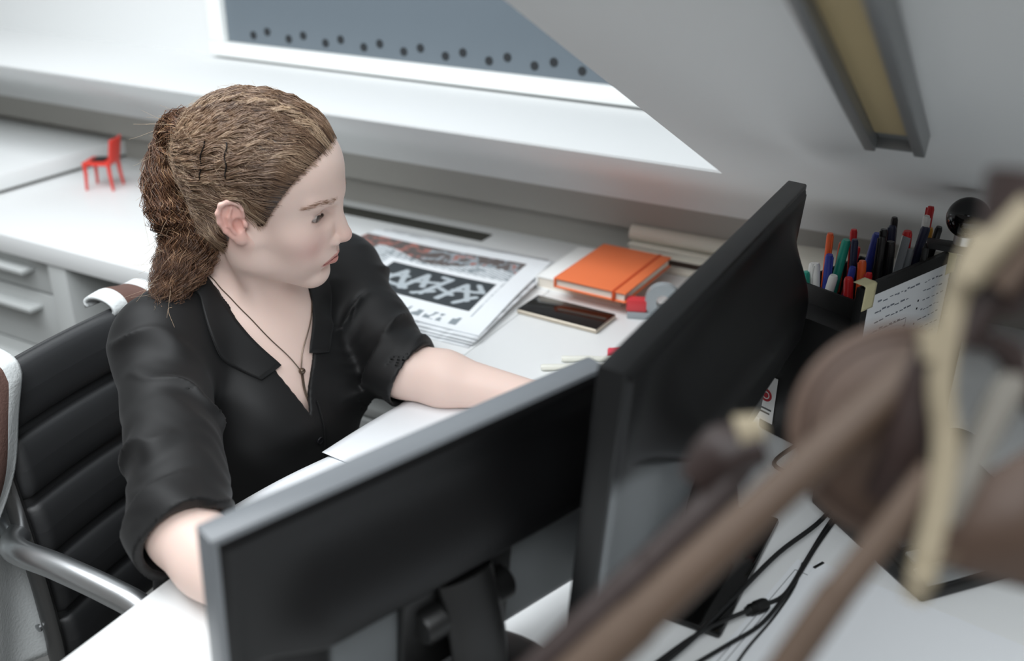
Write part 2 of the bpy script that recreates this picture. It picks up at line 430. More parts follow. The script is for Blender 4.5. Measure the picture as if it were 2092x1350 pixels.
# white book with the orange notebook on it
ORG = mat('orange_cloth_cover', rgb(236, 122, 72), 0.55, bump=0.05, bscale=500)
ORGD = mat('dark_orange_band', rgb(196, 74, 30), 0.6)
PAGE = mat('cream_pages', rgb(232, 226, 214), 0.8, stretch=(1, 1, 30), bump=0.15, bscale=60)
wb = thing('white_book', 'thick white book lying under the orange notebook', 'book', (-0.690, 1.603, 0.74), math.radians(-1))
box('pages', (-0.080, -0.086, 0.003), (0.084, 0.085, 0.022), PAGE, wb)
box('cover', (-0.084, -0.088, 0.022), (0.086, 0.088, 0.0255), FRAMEW, wb, 0.001)
box('cover', (-0.084, -0.088, 0.0), (0.086, 0.088, 0.003), FRAMEW, wb, 0.001)
box('spine', (-0.0855, -0.088, 0.0), (-0.081, 0.088, 0.0255), FRAMEW, wb, 0.001)
nb = thing('notebook', 'orange notebook with an elastic band on top of the white book', 'notebook', (-0.648, 1.580, 0.7655), math.radians(-2))
box('pages', (-0.067, -0.098, 0.003), (0.066, 0.098, 0.016), PAGE, nb)
box('cover', (-0.070, -0.102, 0.016), (0.070, 0.102, 0.0192), ORG, nb, 0.0012)
box('cover', (-0.070, -0.102, 0.0), (0.070, 0.102, 0.003), ORG, nb, 0.0012)
box('spine', (-0.0715, -0.102, 0.0), (-0.067, 0.102, 0.0192), ORG, nb, 0.0015)
box('elastic_band', (0.044, -0.1028, -0.0004), (0.050, 0.1028, 0.0200), ORGD, nb, 0.0006)
# stacked boxes and folders against the wall
CRM = mat('cream_card', rgb(212, 208, 196), 0.7, bump=0.05); BRN = mat('dark_brown_binding', rgb(58, 44, 36), 0.7)
def flat(name, label, cat, x0, x1, y0, y1, z0, z1, m, extra=None, bev=0.003):
    o = thing(name, label, cat, ((x0 + x1) / 2, (y0 + y1) / 2, z0))
    w, d, h = (x1 - x0) / 2, (y1 - y0) / 2, z1 - z0
    box('cover_board', (-w, -d, h - 0.003), (w, d, h), m, o, 0.001); box('cover_board', (-w, -d, 0), (w, d, 0.003), m, o, 0.001)
    box('page_block', (-w + 0.003, -d + 0.003, 0.003), (w - 0.003, d - 0.003, h - 0.003), extra or PAGE, o)
    return o
flat('folder', 'cream folder at the bottom of the stack by the wall', 'folder', -0.672, -0.36, 1.705, 1.766, 0.74, 0.757, CRM)
flat('folder', 'dark edged folder in the middle of the stack by the wall', 'folder', -0.672, -0.37, 1.705, 1.766, 0.757, 0.768, BRN, BRN)
flat('binder', 'cream binder near the top of the stack by the wall', 'binder', -0.675, -0.36, 1.705, 1.766, 0.768, 0.785, CRM, CRM)
o = tube('paper_roll', [(-0.678, 1.732, 0.8005), (-0.36, 1.736, 0.8005)], 0.0155, CRM, None, 20); rebase(o)
tag(o, 'pale rolled paper on top of the folder stack', 'paper roll')
# tape dispenser half hidden by the tall monitor
CLR = mat('clear_grey_plastic', rgb(168, 176, 180), 0.2, alpha=0.75)
td = thing('tape_dispenser', 'small grey and red tape dispenser beside the orange notebook', 'tape dispenser', (-0.535, 1.500, 0.74), math.radians(20))
prism('housing', [(-0.048, -0.012), (0.045, -0.014), (0.045, 0.014), (-0.048, 0.012)], 0.0, 0.012, CLR, td, 0.002)
o = lathe('tape_roll', [(0.012, -0.009), (0.031, -0.009), (0.031, 0.009), (0.012, 0.009), (0.012, -0.009)], CLR, td, 28, mtx=Matrix.Translation((0.012, 0, 0.034)) @ Matrix.Rotation(math.pi / 2, 4, 'X'), cap=False)
box('red_cutter', (-0.050, -0.010, 0.012), (-0.014, 0.010, 0.036), mat('red_plastic', rgb(206, 58, 64), 0.35), td, 0.004)
# two white pens and a red eraser in front of the keyboard
def pen(label, p0, p1, r, body, cap, group, tipc=None, cap_frac=0.33, clip=True):
    p0, p1 = Vector(p0), Vector(p1); d = (p1 - p0); L = d.length
    q = d.to_track_quat('Z', 'Y').to_matrix().to_4x4()
    root = thing('pen', label, 'pen', p0, group=group)
    c = L * (1 - cap_frac)
    lathe('barrel', [(0.0006, 0), (r * 0.35, 0.006), (r * 0.9, 0.016), (r, 0.02), (r, c)], body, root, 12, mtx=q)
    lathe('cap', [(r * 1.0, c), (r * 1.18, c + 0.0006), (r * 1.18, L - 0.004), (r * 0.9, L), (0.0, L)], cap, root, 12, mtx=q)
    if clip: box('clip', (r * 1.1, -0.0011, c + 0.004), (r * 1.1 + 0.0016, 0.0011, L - 0.002), cap, root, 0.0004, mtx=q)
    return root
WPL = mat('ivory_plastic', rgb(226, 226, 216), 0.35)
PENS = 'pens lying on the desk'
pen('ivory pen lying closer to the near monitor on the desk', (-0.500, 1.300, 0.7446), (-0.618, 1.229, 0.7446), 0.0046, WPL, WPL, PENS)
pen('ivory pen lying closer to the phone on the desk', (-0.470, 1.345, 0.7446), (-0.603, 1.271, 0.7446), 0.0046, WPL, WPL, PENS)
er = box('eraser', (-0.548, 1.322, 0.74), (-0.505, 1.342, 0.753), mat('red_rubber', rgb(214, 66, 84), 0.6), bev=0.003); rebase(er)
er.rotation_euler[2] = 0.5; tag(er, 'small red eraser beside the tall monitor', 'eraser')

# printed broadsheets: ink laid out as vertex colours on a fine grid
def print_sheet(name, label, cat, corner, ex, ey, nx, ny, ink, zfun, group=None):
    V = []; C = []
    for j in range(ny + 1):
        for i in range(nx + 1):
            u, v = i / nx, j / ny
            p = Vector(corner) + Vector(ex) * u + Vector(ey) * v
            V.append((p.x, p.y, p.z + zfun(u, v))); C.append(ink(u, v))
    F = [(j * (nx + 1) + i, j * (nx + 1) + i + 1, (j + 1) * (nx + 1) + i + 1, (j + 1) * (nx + 1) + i) for j in range(ny) for i in range(nx)]
    o = meshobj(name, V, F, mat('printed_paper', (1, 1, 1), 0.6, attr='Col'), None, True)
    paint(o, np.array(C)); md = o.modifiers.new('thickness', 'SOLIDIFY'); md.thickness = 0.0008; md.offset = -1.0
    rebase(o); tag(o, label, cat, group)
    return o
pr_ = np.random.default_rng(11)
NS = pr_.random((64, 64))
def vn(x, y):
    i, j = int(math.floor(x)), int(math.floor(y)); fx, fy = x - i, y - j
    g = lambda a, b_: NS[a % 64, b_ % 64]
    return (g(i, j) * (1 - fx) + g(i + 1, j) * fx) * (1 - fy) + (g(i, j + 1) * (1 - fx) + g(i + 1, j + 1) * fx) * fy
W_ = np.array(rgb(236, 240, 243)); K_ = np.array(rgb(54, 60, 64)); G_ = np.array(rgb(150, 160, 166)); L_ = np.array(rgb(198, 208, 214)); R_ = np.array(rgb(158, 108, 100)); B_ = np.array(rgb(104, 96, 94))
letters = [((.06, .12), (.20, .78)), ((.20, .78), (.28, .30)), ((.10, .52), (.26, .60)), ((.30, .22), (.40, .80)), ((.40, .80), (.46, .40)), ((.34, .50), (.55, .62)), ((.50, .20), (.62, .82)), ((.62, .82), (.54, .84)), ((.58, .50), (.74, .36)), ((.66, .18), (.78, .76)), ((.78, .76), (.90, .30)), ((.72, .52), (.92, .60)), ((.44, .16), (.58, .34)), ((.82, .16), (.94, .44)), ((.16, .30), (.34, .24)), ((.88, .82), (.96, .62))]
def segd(p, a, b_):
    ax, ay = a; bx_, by = b_; dx, dy = bx_ - ax, (by - ay)
    t = max(0, min(1, ((p[0] - ax) * dx + (p[1] - ay) * dy) / (dx * dx + dy * dy)))
    return math.hypot((p[0] - ax - t * dx) * 1.6, p[1] - ay - t * dy)
def ink_main(u, v):
    # u along the counter (to the right), v towards the wall; white margin right and far side
    if u > 0.90 or v > 0.905 or v < 0.03: return W_
    uu, vv = u / 0.90, v
    if 0.20 < vv < 0.56 and 0.36 < uu < 0.97:                      # the dark panel with white brush letters
        p = ((uu - 0.36) / 0.61, (vv - 0.20) / 0.36)
        d = min(segd(p, a, b_) for a, b_ in letters)
        return L_ * 0.80 if d < 0.042 else K_
    if 0.15 < vv < 0.61 and 0.31 < uu < 1.0: return W_
    if vv <= 0.15:                                                  # headline of blocky marks
        if 0.04 < vv < 0.125 and 0.12 < uu < 0.97:
            return G_ * 0.85 if vn(uu * 46, vv * 34 + 7) > 0.47 and (uu * 14) % 1 < 0.8 else W_
        return W_
    n = vn(uu * 26, vv * 20 + 3) * 0.6 + vn(uu * 60, vv * 52) * 0.4
    band = 0.70 + 0.06 * math.sin(uu * 9)
    if vv > band or uu < 0.16:
        c = B_ if n < 0.5 else (R_ if (uu < 0.45 or n > 0.66) else G_)
        return c * (0.7 + 0.5 * n)
    s_ = (uu * 0.8 + vv * 1.6) * 26
    return W_ * 0.96 if (s_ % 1) < 0.45 and n > 0.35 else (G_ * (0.75 + 0.5 * n))
def lift(u, v): return 0.004 + 0.010 * math.sin(math.pi * min(1, v * 1.05)) * (0.4 + 0.6 * (1 - u)) + 0.002 * math.sin(u * 5 + v * 3)
print_sheet('newspaper', 'top newspaper of the pile with white brush letters on a dark panel', 'newspaper', (-1.160, 1.258, 0.7495), (0.408, 0.010, 0), (-0.040, 0.345, 0), 190, 150, ink_main, lift, 'newspapers on the counter')
def ink_grey(u, v):
    n = vn(u * 20 + 5, v * 30)
    return W_ * (0.97 if n > 0.42 else 0.72)
for k in range(4):
    z = 0.7411 + 0.0027 * k
    print_sheet('newspaper', ['bottom newspaper of the pile on the counter', 'second newspaper from the bottom of the pile', 'third newspaper from the bottom of the pile', 'newspaper right below the brush lettered one in the pile'][k], 'newspaper',
                (-1.168 + 0.004 * k, 1.230 + 0.006 * k, z), (0.414 - 0.002 * k, 0.008 + 0.002 * (k % 2), 0), (-0.040 + 0.002 * k, 0.372, 0), 60, 54, ink_grey, (lambda kk: (lambda u, v: 0.0012 * kk * math.sin(math.pi * v)))(k), 'newspapers on the counter')
# large sheet of tracing paper by the wall side of the pile and drawings on the desk
def sheet(name, label, pts, z, m=PAPER, curl=None, thick=0.0006, cat='paper', n=24):
    """bilinear sheet through four corners (a b c d), lifted a little where it curls"""
    a, b_, c, d = [Vector((*p, z)) if len(p) == 2 else Vector(p) for p in pts]
    def fn(u, v):
        p = (a * (1 - u) + b_ * u) * (1 - v) + (d * (1 - u) + c * u) * v
        if curl: p = p + Vector((0, 0, curl(u, v)))
        return tuple(p)
    o = grid(name, fn, n, n, m, None, True, thick); rebase(o); tag(o, label, cat)
    return o
sheet('paper_sheet', 'plain white sheet under the far edge of the newspapers', [(-1.17, 1.40), (-0.80, 1.40), (-0.82, 1.655), (-1.19, 1.65)], 0.74035)
sheet('drawing_sheet', 'long white drawing sheet hanging over the desk edge before the seated person', [(-0.784, 0.695), (-0.40, 0.70), (-0.42, 1.02), (-0.749, 0.87)], 0.7408,
      curl=lambda u, v: 0.004 * (1 - u) * math.sin(math.pi * v), n=30)
sheet('drawing_sheet', 'smaller white sheet lying on the long drawing by the desk edge', [(-0.759, 0.868), (-0.44, 0.84), (-0.45, 1.14), (-0.738, 1.045)], 0.7450,
      curl=lambda u, v: 0.002 * (1 - u) * math.sin(math.pi * v), n=30)

# red miniature chair
RED = mat('red_lacquer', rgb(222, 62, 50), 0.4)
mc = thing('miniature_chair', 'small red model chair standing on the counter', 'model chair', (-1.962, 1.556, 0.74), math.radians(205)); mc.scale = (1.2, 1.2, 1.22)
HS = 0.052                                                            # seat height of the model
box('seat', (-0.028, -0.026, HS - 0.003), (0.028, 0.026, HS + 0.003), RED, mc, 0.0015)
def bk(u, v): return (-0.026 - 0.010 * v - 0.004 * math.sin(math.pi * u), -0.024 + 0.048 * u, HS + 0.048 * v)
grid('backrest', bk, 10, 8, RED, mc, True, 0.004)
for x, y in ((0.024, 0.022), (0.024, -0.022), (-0.024, 0.022), (-0.024, -0.022)):
    tube('leg', [(x, y, HS), (x * 1.02, y * 1.02, HS * 0.55), (x * 1.12, y * 1.1, 0.0)], [0.0042, 0.0036, 0.0026], RED, mc, 8)
pdm = box('model_seat_pad', (-0.014, -0.018, 0.0), (0.016, 0.018, 0.004), BLKP, bev=0.0015); pdm.location = (-1.962, 1.556, 0.74 + (HS + 0.003) * 1.22); pdm.rotation_euler[2] = math.radians(205)
tag(pdm, 'tiny black pad on the seat of the red model chair', 'pad')
# ------------------------------------------------------------------ implicit-surface modelling tools (for the figure and her clothes)
class Field:
    def __init__(s, lo, hi, step):
        s.lo = np.array(lo, float); s.step = step
        s.n = np.ceil((np.array(hi, float) - s.lo) / step).astype(int) + 1
        s.ax = [(s.lo[i] + step * np.arange(s.n[i])).astype(np.float32) for i in range(3)]
        s.D = np.full(s.n, 0.5, np.float32)
    def sub(s, lo, hi):
        sl = []
        for i in range(3):
            a = max(0, int((lo[i] - s.lo[i]) / s.step)); b_ = min(s.n[i], int((hi[i] - s.lo[i]) / s.step) + 2)
            sl.append(slice(a, max(a, b_)))
        X = s.ax[0][sl[0]][:, None, None]; Y = s.ax[1][sl[1]][None, :, None]; Z = s.ax[2][sl[2]][None, None, :]
        return tuple(sl), X, Y, Z
    def put(s, prim, k=0.0, op='+', pad=0.03):
        fn, lo, hi = prim
        e = pad + k
        sl, X, Y, Z = s.sub(np.array(lo) - e, np.array(hi) + e)
        if 0 in s.D[sl].shape: return
        d = fn(X, Y, Z).astype(np.float32); a = s.D[sl]
        if op == '+':
            if k > 0:
                h = np.clip(0.5 + 0.5 * (a - d) / k, 0, 1); s.D[sl] = a * (1 - h) + d * h - k * h * (1 - h)
            else: s.D[sl] = np.minimum(a, d)
        else:
            d = -d
            if k > 0:
                h = np.clip(0.5 - 0.5 * (a - d) / k, 0, 1); s.D[sl] = a * (1 - h) + d * h + k * h * (1 - h)
            else: s.D[sl] = np.maximum(a, d)
    def sample(s, P, grad=False):
        q = (P - s.lo) / s.step; q = np.clip(q, 1.001, s.n - 2.002)
        i = q.astype(int); f_ = q - i
        def tri(i, f_):
            r = 0
            for dx in (0, 1):
                for dy in (0, 1):
                    for dz in (0, 1):
                        w_ = (f_[:, 0] if dx else 1 - f_[:, 0]) * (f_[:, 1] if dy else 1 - f_[:, 1]) * (f_[:, 2] if dz else 1 - f_[:, 2])
                        r = r + w_ * s.D[i[:, 0] + dx, i[:, 1] + dy, i[:, 2] + dz]
            return r
        d = tri(i, f_)
        if not grad: return d
        g = np.stack([s.sample(P + np.eye(3)[a] * s.step * 1.5) - s.sample(P - np.eye(3)[a] * s.step * 1.5) for a in range(3)], 1)
        g /= np.linalg.norm(g, axis=1, keepdims=True) + 1e-9
        return d, g
    def mesh(s, smooth=1):
        D = s.D; ins = D < 0
        nx, ny, nz = D.shape
        cnt = np.zeros((nx - 1, ny - 1, nz - 1), np.int8)
        for dx in (0, 1):
            for dy in (0, 1):
                for dz in (0, 1): cnt += ins[dx:nx - 1 + dx, dy:ny - 1 + dy, dz:nz - 1 + dz]
        act = (cnt > 0) & (cnt < 8)
        I = np.argwhere(act)
        idx = np.full(act.shape, -1, np.int32); idx[act] = np.arange(len(I))
        cor = np.array([(a, b_, c) for a in (0, 1) for b_ in (0, 1) for c in (0, 1)])
        val = np.stack([D[I[:, 0] + c[0], I[:, 1] + c[1], I[:, 2] + c[2]] for c in cor], 1)
        acc = np.zeros((len(I), 3)); num = np.zeros(len(I))
        for a in range(8):
            for b_ in range(a + 1, 8):
                if np.abs(cor[a] - cor[b_]).sum() != 1: continue
                va, vb = val[:, a], val[:, b_]; m = (va < 0) != (vb < 0)
                t = np.where(m, va / np.where(m, va - vb, 1), 0)
                acc += np.where(m[:, None], cor[a] + t[:, None] * (cor[b_] - cor[a]), 0); num += m
        V = s.lo + (I + acc / num[:, None]) * s.step
        Fs = []
        for ax in range(3):
            o1, o2 = [(1, 2), (2, 0), (0, 1)][ax]
            sl0 = [slice(None)] * 3; sl1 = [slice(None)] * 3
            sl0[ax] = slice(0, -1); sl1[ax] = slice(1, None)
            A, B = ins[tuple(sl0)], ins[tuple(sl1)]
            E = np.argwhere(A != B)
            ok = (E[:, o1] > 0) & (E[:, o2] > 0) & (E[:, o1] < D.shape[o1] - 1) & (E[:, o2] < D.shape[o2] - 1)
            E = E[ok]
            c = []
            for d1, d2 in ((-1, -1), (0, -1), (0, 0), (-1, 0)):
                q = E.copy(); q[:, o1] += d1; q[:, o2] += d2; c.append(idx[q[:, 0], q[:, 1], q[:, 2]])
            c = np.stack(c, 1)
            fl = A[E[:, 0], E[:, 1], E[:, 2]]
            c[~fl] = c[~fl][:, ::-1]
            Fs.append(c)
        Fq = np.concatenate(Fs); Fq = Fq[(Fq >= 0).all(1)]
        for _ in range(smooth):
            S = np.zeros_like(V); N = np.zeros(len(V))
            for k in range(4):
                np.add.at(S, Fq[:, k], V[Fq[:, (k + 1) % 4]]); np.add.at(N, Fq[:, k], 1)
                np.add.at(S, Fq[:, (k + 1) % 4], V[Fq[:, k]]); np.add.at(N, Fq[:, (k + 1) % 4], 1)
            V = V * 0.5 + 0.5 * S / np.maximum(N, 1)[:, None]
        return V, Fq
def ell(c, r, R=None):
    c = np.array(c, float); r = np.array(r, float); rm = r.max() if R is not None else r
    def fn(X, Y, Z):
        x, y, z = X - c[0], Y - c[1], Z - c[2]
        if R is not None:
            x, y, z = (R[0][0] * x + R[1][0] * y + R[2][0] * z, R[0][1] * x + R[1][1] * y + R[2][1] * z, R[0][2] * x + R[1][2] * y + R[2][2] * z)
        k0 = np.sqrt((x / r[0]) ** 2 + (y / r[1]) ** 2 + (z / r[2]) ** 2)
        k1 = np.sqrt((x / r[0] ** 2) ** 2 + (y / r[1] ** 2) ** 2 + (z / r[2] ** 2) ** 2) + 1e-9
        return k0 * (k0 - 1.0) / k1
    return fn, c - rm, c + rm
def rcone(a, b_, r1, r2):
    a = np.array(a, float); b_ = np.array(b_, float); d = b_ - a; L2 = d @ d
    def fn(X, Y, Z):
        t = np.clip(((X - a[0]) * d[0] + (Y - a[1]) * d[1] + (Z - a[2]) * d[2]) / L2, 0, 1)
        return np.sqrt((X - a[0] - t * d[0]) ** 2 + (Y - a[1] - t * d[1]) ** 2 + (Z - a[2] - t * d[2]) ** 2) - (r1 + t * (r2 - r1))
    m = max(r1, r2)
    return fn, np.minimum(a, b_) - m, np.maximum(a, b_) + m
def chain(F_, pts, rad, k=0.004, op='+', inner=0.0):
    for i in range(len(pts) - 1): F_.put(rcone(pts[i], pts[i + 1], rad[i], rad[i + 1]), k, op)
def quadmesh(name, V, Fq, m, parent=None):
    me = bpy.data.meshes.new(name)
    me.vertices.add(len(V)); me.vertices.foreach_set('co', np.asarray(V, np.float32).ravel())
    n = len(Fq); k = Fq.shape[1]
    me.loops.add(n * k); me.loops.foreach_set('vertex_index', np.asarray(Fq, np.int32).ravel())
    me.polygons.add(n); me.polygons.foreach_set('loop_start', np.arange(n, dtype=np.int32) * k)
    me.polygons.foreach_set('use_smooth', np.ones(n, bool))
    me.update(calc_edges=True); me.validate()
    return link(name, me, m, parent)
def mirror_y(p): return (p[0], -p[1], p[2])

# ------------------------------------------------------------------ the woman: pose
HM = np.array([[0.9030983, -0.3100504, 0.2971233], [0.3508634, 0.9316733, -0.0942317], [-0.2476052, 0.1893502, 0.9501780]])   # head axes: forward, left, up
HT = np.array([-0.8659627, 0.9218647, 1.0660855])
def h2w(P): return np.asarray(P) @ HM.T + HT
def w2h(P): return (np.asarray(P) - HT) @ HM
S_ = np.array([-0.935, 0.953, 0.890]); FW = np.array([0.985, -0.17, 0.0]); LF = np.array([0.17, 0.985, 0.0]); UP = np.array([0, 0, 1.0])
def tw(a, f_, z): return S_ + FW * f_ + LF * a + UP * z            # torso frame: a to her left, f forward, z up from the shoulders
JR, JL = tw(-0.152, 0.0, -0.018), tw(0.165, 0.005, -0.008)
ER, WR = np.array([-0.742, 0.612, 0.789]), np.array([-0.565, 0.562, 0.768])
EL, WL = np.array([-0.752, 1.052, 0.786]), np.array([-0.560, 1.100, 0.768])

# ---- head, neck and upper chest (built in the head frame)
HF = Field((-0.150, -0.175, -0.330), (0.135, 0.165, 0.150), 0.0016)
P_ = HF.put
P_(ell((-0.010, 0, 0.046), (0.098, 0.073, 0.087)))
P_(ell((0.028, 0, 0.056), (0.066, 0.062, 0.062)), 0.03)
P_(ell((0.046, 0, -0.012), (0.047, 0.055, 0.075)), 0.03)
P_(ell((0.056, 0, -0.056), (0.036, 0.036, 0.044)), 0.025)
for sg in (1, -1):
    P_(ell((0.060, sg * 0.038, -0.014), (0.026, 0.023, 0.024)), 0.025)
    P_(rcone((0.006, sg * 0.054, -0.030), (0.012, sg * 0.047, -0.062), 0.016, 0.015), 0.03)
    P_(rcone((0.012, sg * 0.047, -0.062), (0.074, sg * 0.012, -0.094), 0.016, 0.012), 0.025)
    P_(ell((0.052, sg * 0.032, -0.050), (0.028, 0.018, 0.026)), 0.025)
P_(ell((0.0815, 0, -0.0915), (0.0135, 0.017, 0.0125)), 0.016)
P_(ell((0.082, 0, -0.050), (0.021, 0.026, 0.022)), 0.018)
for sg in (1, -1): P_(ell((0.0860, sg * 0.0145, -0.014), (0.0115, 0.0110, 0.0220)), 0.014)
for sg in (1, -1):                                                   # brow ridge and eye sockets
    P_(rcone((0.0895, sg * 0.010, 0.0375), (0.074, sg * 0.043, 0.040), 0.0075, 0.0065), 0.014)
    P_(ell((0.0945, sg * 0.030, 0.0165), (0.0135, 0.0185, 0.0115)), 0.012, '-')
P_(rcone((0.0905, 0, 0.034), (0.0935, 0, 0.020), 0.008, 0.0068), 0.012)   # nose
P_(rcone((0.0925, 0, 0.022), (0.1085, 0, -0.016), 0.0068, 0.0092), 0.007)
P_(ell((0.1105, 0, -0.0205), (0.0098, 0.0100, 0.0090)), 0.006)
P_(rcone((0.106, 0, -0.028), (0.098, 0, -0.034), 0.0055, 0.006), 0.006)
for sg in (1, -1):
    P_(ell((0.0995, sg * 0.0122, -0.0255), (0.0105, 0.0068, 0.0080)), 0.0038)
    P_(ell((0.1055, sg * 0.0062, -0.0325), (0.0052, 0.0030, 0.0036)), 0.002, '-')
EYE = np.array([0.0712, 0.0325, 0.0165]); ER_ = 0.0132
for sg in (1, -1):                                                   # eyelids as a shell over the eyeball with an almond gap
    c = EYE * (1, sg, 1)
    P_(ell(c, (0.0147, 0.0156, 0.0146)), 0.006)
    ca = math.radians(8) * sg
    R = np.array([[1, 0, 0], [0, math.cos(ca), -math.sin(ca)], [0, math.sin(ca), math.cos(ca)]])
    P_(ell(c + np.array([0.0120, 0.0008 * sg, -0.0014]), (0.0102, 0.0150, 0.0050), R), 0.0012, '-')
    P_(rcone(c + np.array([0.0125, -0.0105 * sg, 0.0066]), c + np.array([0.0105, 0.0125 * sg, 0.0066]), 0.0009, 0.0009), 0.003, '-')
# lips, slightly pressed, corners turned down
for sg in (1, -1):
    P_(rcone((0.1005, 0.002 * sg, -0.0505), (0.0885, sg * 0.0215, -0.0570), 0.0052, 0.0030), 0.005)
    P_(rcone((0.0995, 0.0, -0.0610), (0.0880, sg * 0.0195, -0.0600), 0.0062, 0.0030), 0.005)
for sg in (1, -1):
    P_(rcone((0.1065, 0, -0.0552), (0.0990, sg * 0.0125, -0.0560), 0.0010, 0.0010), 0.0025, '-')
    P_(rcone((0.0990, sg * 0.0125, -0.0560), (0.0895, sg * 0.0240, -0.0600), 0.0010, 0.0012), 0.0025, '-')
P_(rcone((0.0935, -0.011, -0.0725), (0.0935, 0.011, -0.0725), 0.002, 0.002), 0.010, '-')
P_(rcone((0.1035, 0, -0.037), (0.1045, 0, -0.046), 0.0012, 0.0014), 0.004, '-')
# ears
def ear(sg):
    fl, bk_ = math.radians(24) * sg, math.radians(14)
    # ear frame: e1 forward in the ear plane, e2 out of the head, e3 up
    e3 = np.array([-math.sin(bk_), 0, math.cos(bk_)]); e1 = np.array([math.cos(bk_), 0, math.sin(bk_)]); e2 = np.array([0, sg, 0.0])
    e1 = e1 * math.cos(abs(fl)) - e2 * math.sin(abs(fl)); e2 = np.cross(e3, e1) * (1 if np.cross(e3, e1)[1] * sg > 0 else -1)
    o = np.array([-0.006, 0.0735 * sg, 0.004])
    q = lambda a, b_, c: o + e1 * a + e2 * b_ + e3 * c
    R = np.stack([e1, e2, e3], 1)
    P_(ell(q(-0.004, 0.001, 0.003), (0.0155, 0.0048, 0.0270), R), 0.004)
    P_(ell(q(0.001, 0.0015, -0.0235), (0.0082, 0.0046, 0.0090), R), 0.006)
    pts = [(0.010, 0.004, 0.008), (0.011, 0.006, 0.018), (0.006, 0.0065, 0.0275), (-0.004, 0.0065, 0.0315), (-0.0135, 0.006, 0.0280), (-0.0190, 0.0055, 0.0170), (-0.0190, 0.0050, 0.0040), (-0.0145, 0.0045, -0.0090), (-0.0080, 0.0035, -0.0190)]
    chain(HF, [q(*p) for p in pts], [0.0024, 0.0027, 0.0029, 0.0030, 0.0031, 0.0031, 0.0029, 0.0026, 0.0024], 0.003)
    P_(ell(q(0.0020, 0.0066, -0.0035), (0.0076, 0.0072, 0.0105), R), 0.002, '-')         # concha
    P_(ell(q(-0.0035, 0.0072, 0.0175), (0.0100, 0.0042, 0.0085), R), 0.002, '-')         # hollow under the rim
    chain(HF, [q(*p) for p in [(-0.002, 0.005, 0.022), (-0.0075, 0.0052, 0.010), (-0.0085, 0.0050, -0.002), (-0.004, 0.0048, -0.0125)]], [0.0016, 0.0023, 0.0023, 0.0021], 0.003)
    P_(ell(q(0.0105, 0.0050, -0.0030), (0.0035, 0.0030, 0.0050), R), 0.003)             # tragus
# neck and chest follow the torso
wh = lambda p: tuple(w2h(np.array(p)))
nk0, nk1 = h2w((-0.032, 0, -0.035)), tw(0.0, -0.018, 0.045)
P_(rcone(wh(nk0), wh(nk1), 0.050, 0.052), 0.025)
P_(rcone(wh(h2w((0.0, 0, -0.070))), wh(tw(0.0, 0.020, 0.020)), 0.036, 0.044), 0.028)
P_(rcone(wh(nk1), wh(tw(0, -0.01, -0.06)), 0.058, 0.085), 0.03)
P_(rcone(wh(JR), wh(JL), 0.050, 0.050), 0.05)
for sg in (1, -1):
    P_(rcone(wh(tw(0.05 * sg, -0.02, 0.05)), wh(tw(0.13 * sg, -0.01, 0.015)), 0.030, 0.035), 0.04)
    P_(rcone(wh(tw(0.018 * sg, 0.047, -0.012)), wh(tw(0.12 * sg, 0.030, 0.012)), 0.0075, 0.008), 0.018)          # collar bones
    P_(ell(wh(tw(0.070 * sg, 0.070, -0.140)), (0.062, 0.062, 0.062)), 0.05)
    sm = h2w((-0.022, 0.062 * sg, -0.022)); P_(rcone(wh(sm), wh(tw(0.018 * sg, 0.050, -0.005)), 0.0095, 0.0065), 0.022)   # neck muscles
P_(ell(wh(tw(0, 0.0, -0.11)), (0.098, 0.115, 0.14)), 0.05)
SK = Field((0, 0, 0), (0.001, 0.001, 0.001), 1.0); SK.lo, SK.step, SK.n, SK.D = HF.lo, HF.step, HF.n, HF.D.copy()      # the skull without ears, for the hair to lie on
ear(1); ear(-1)
HV, HFq = HF.mesh(1)
NHEAD = len(HV)
headV = HV.copy()
HVw = h2w(HV)

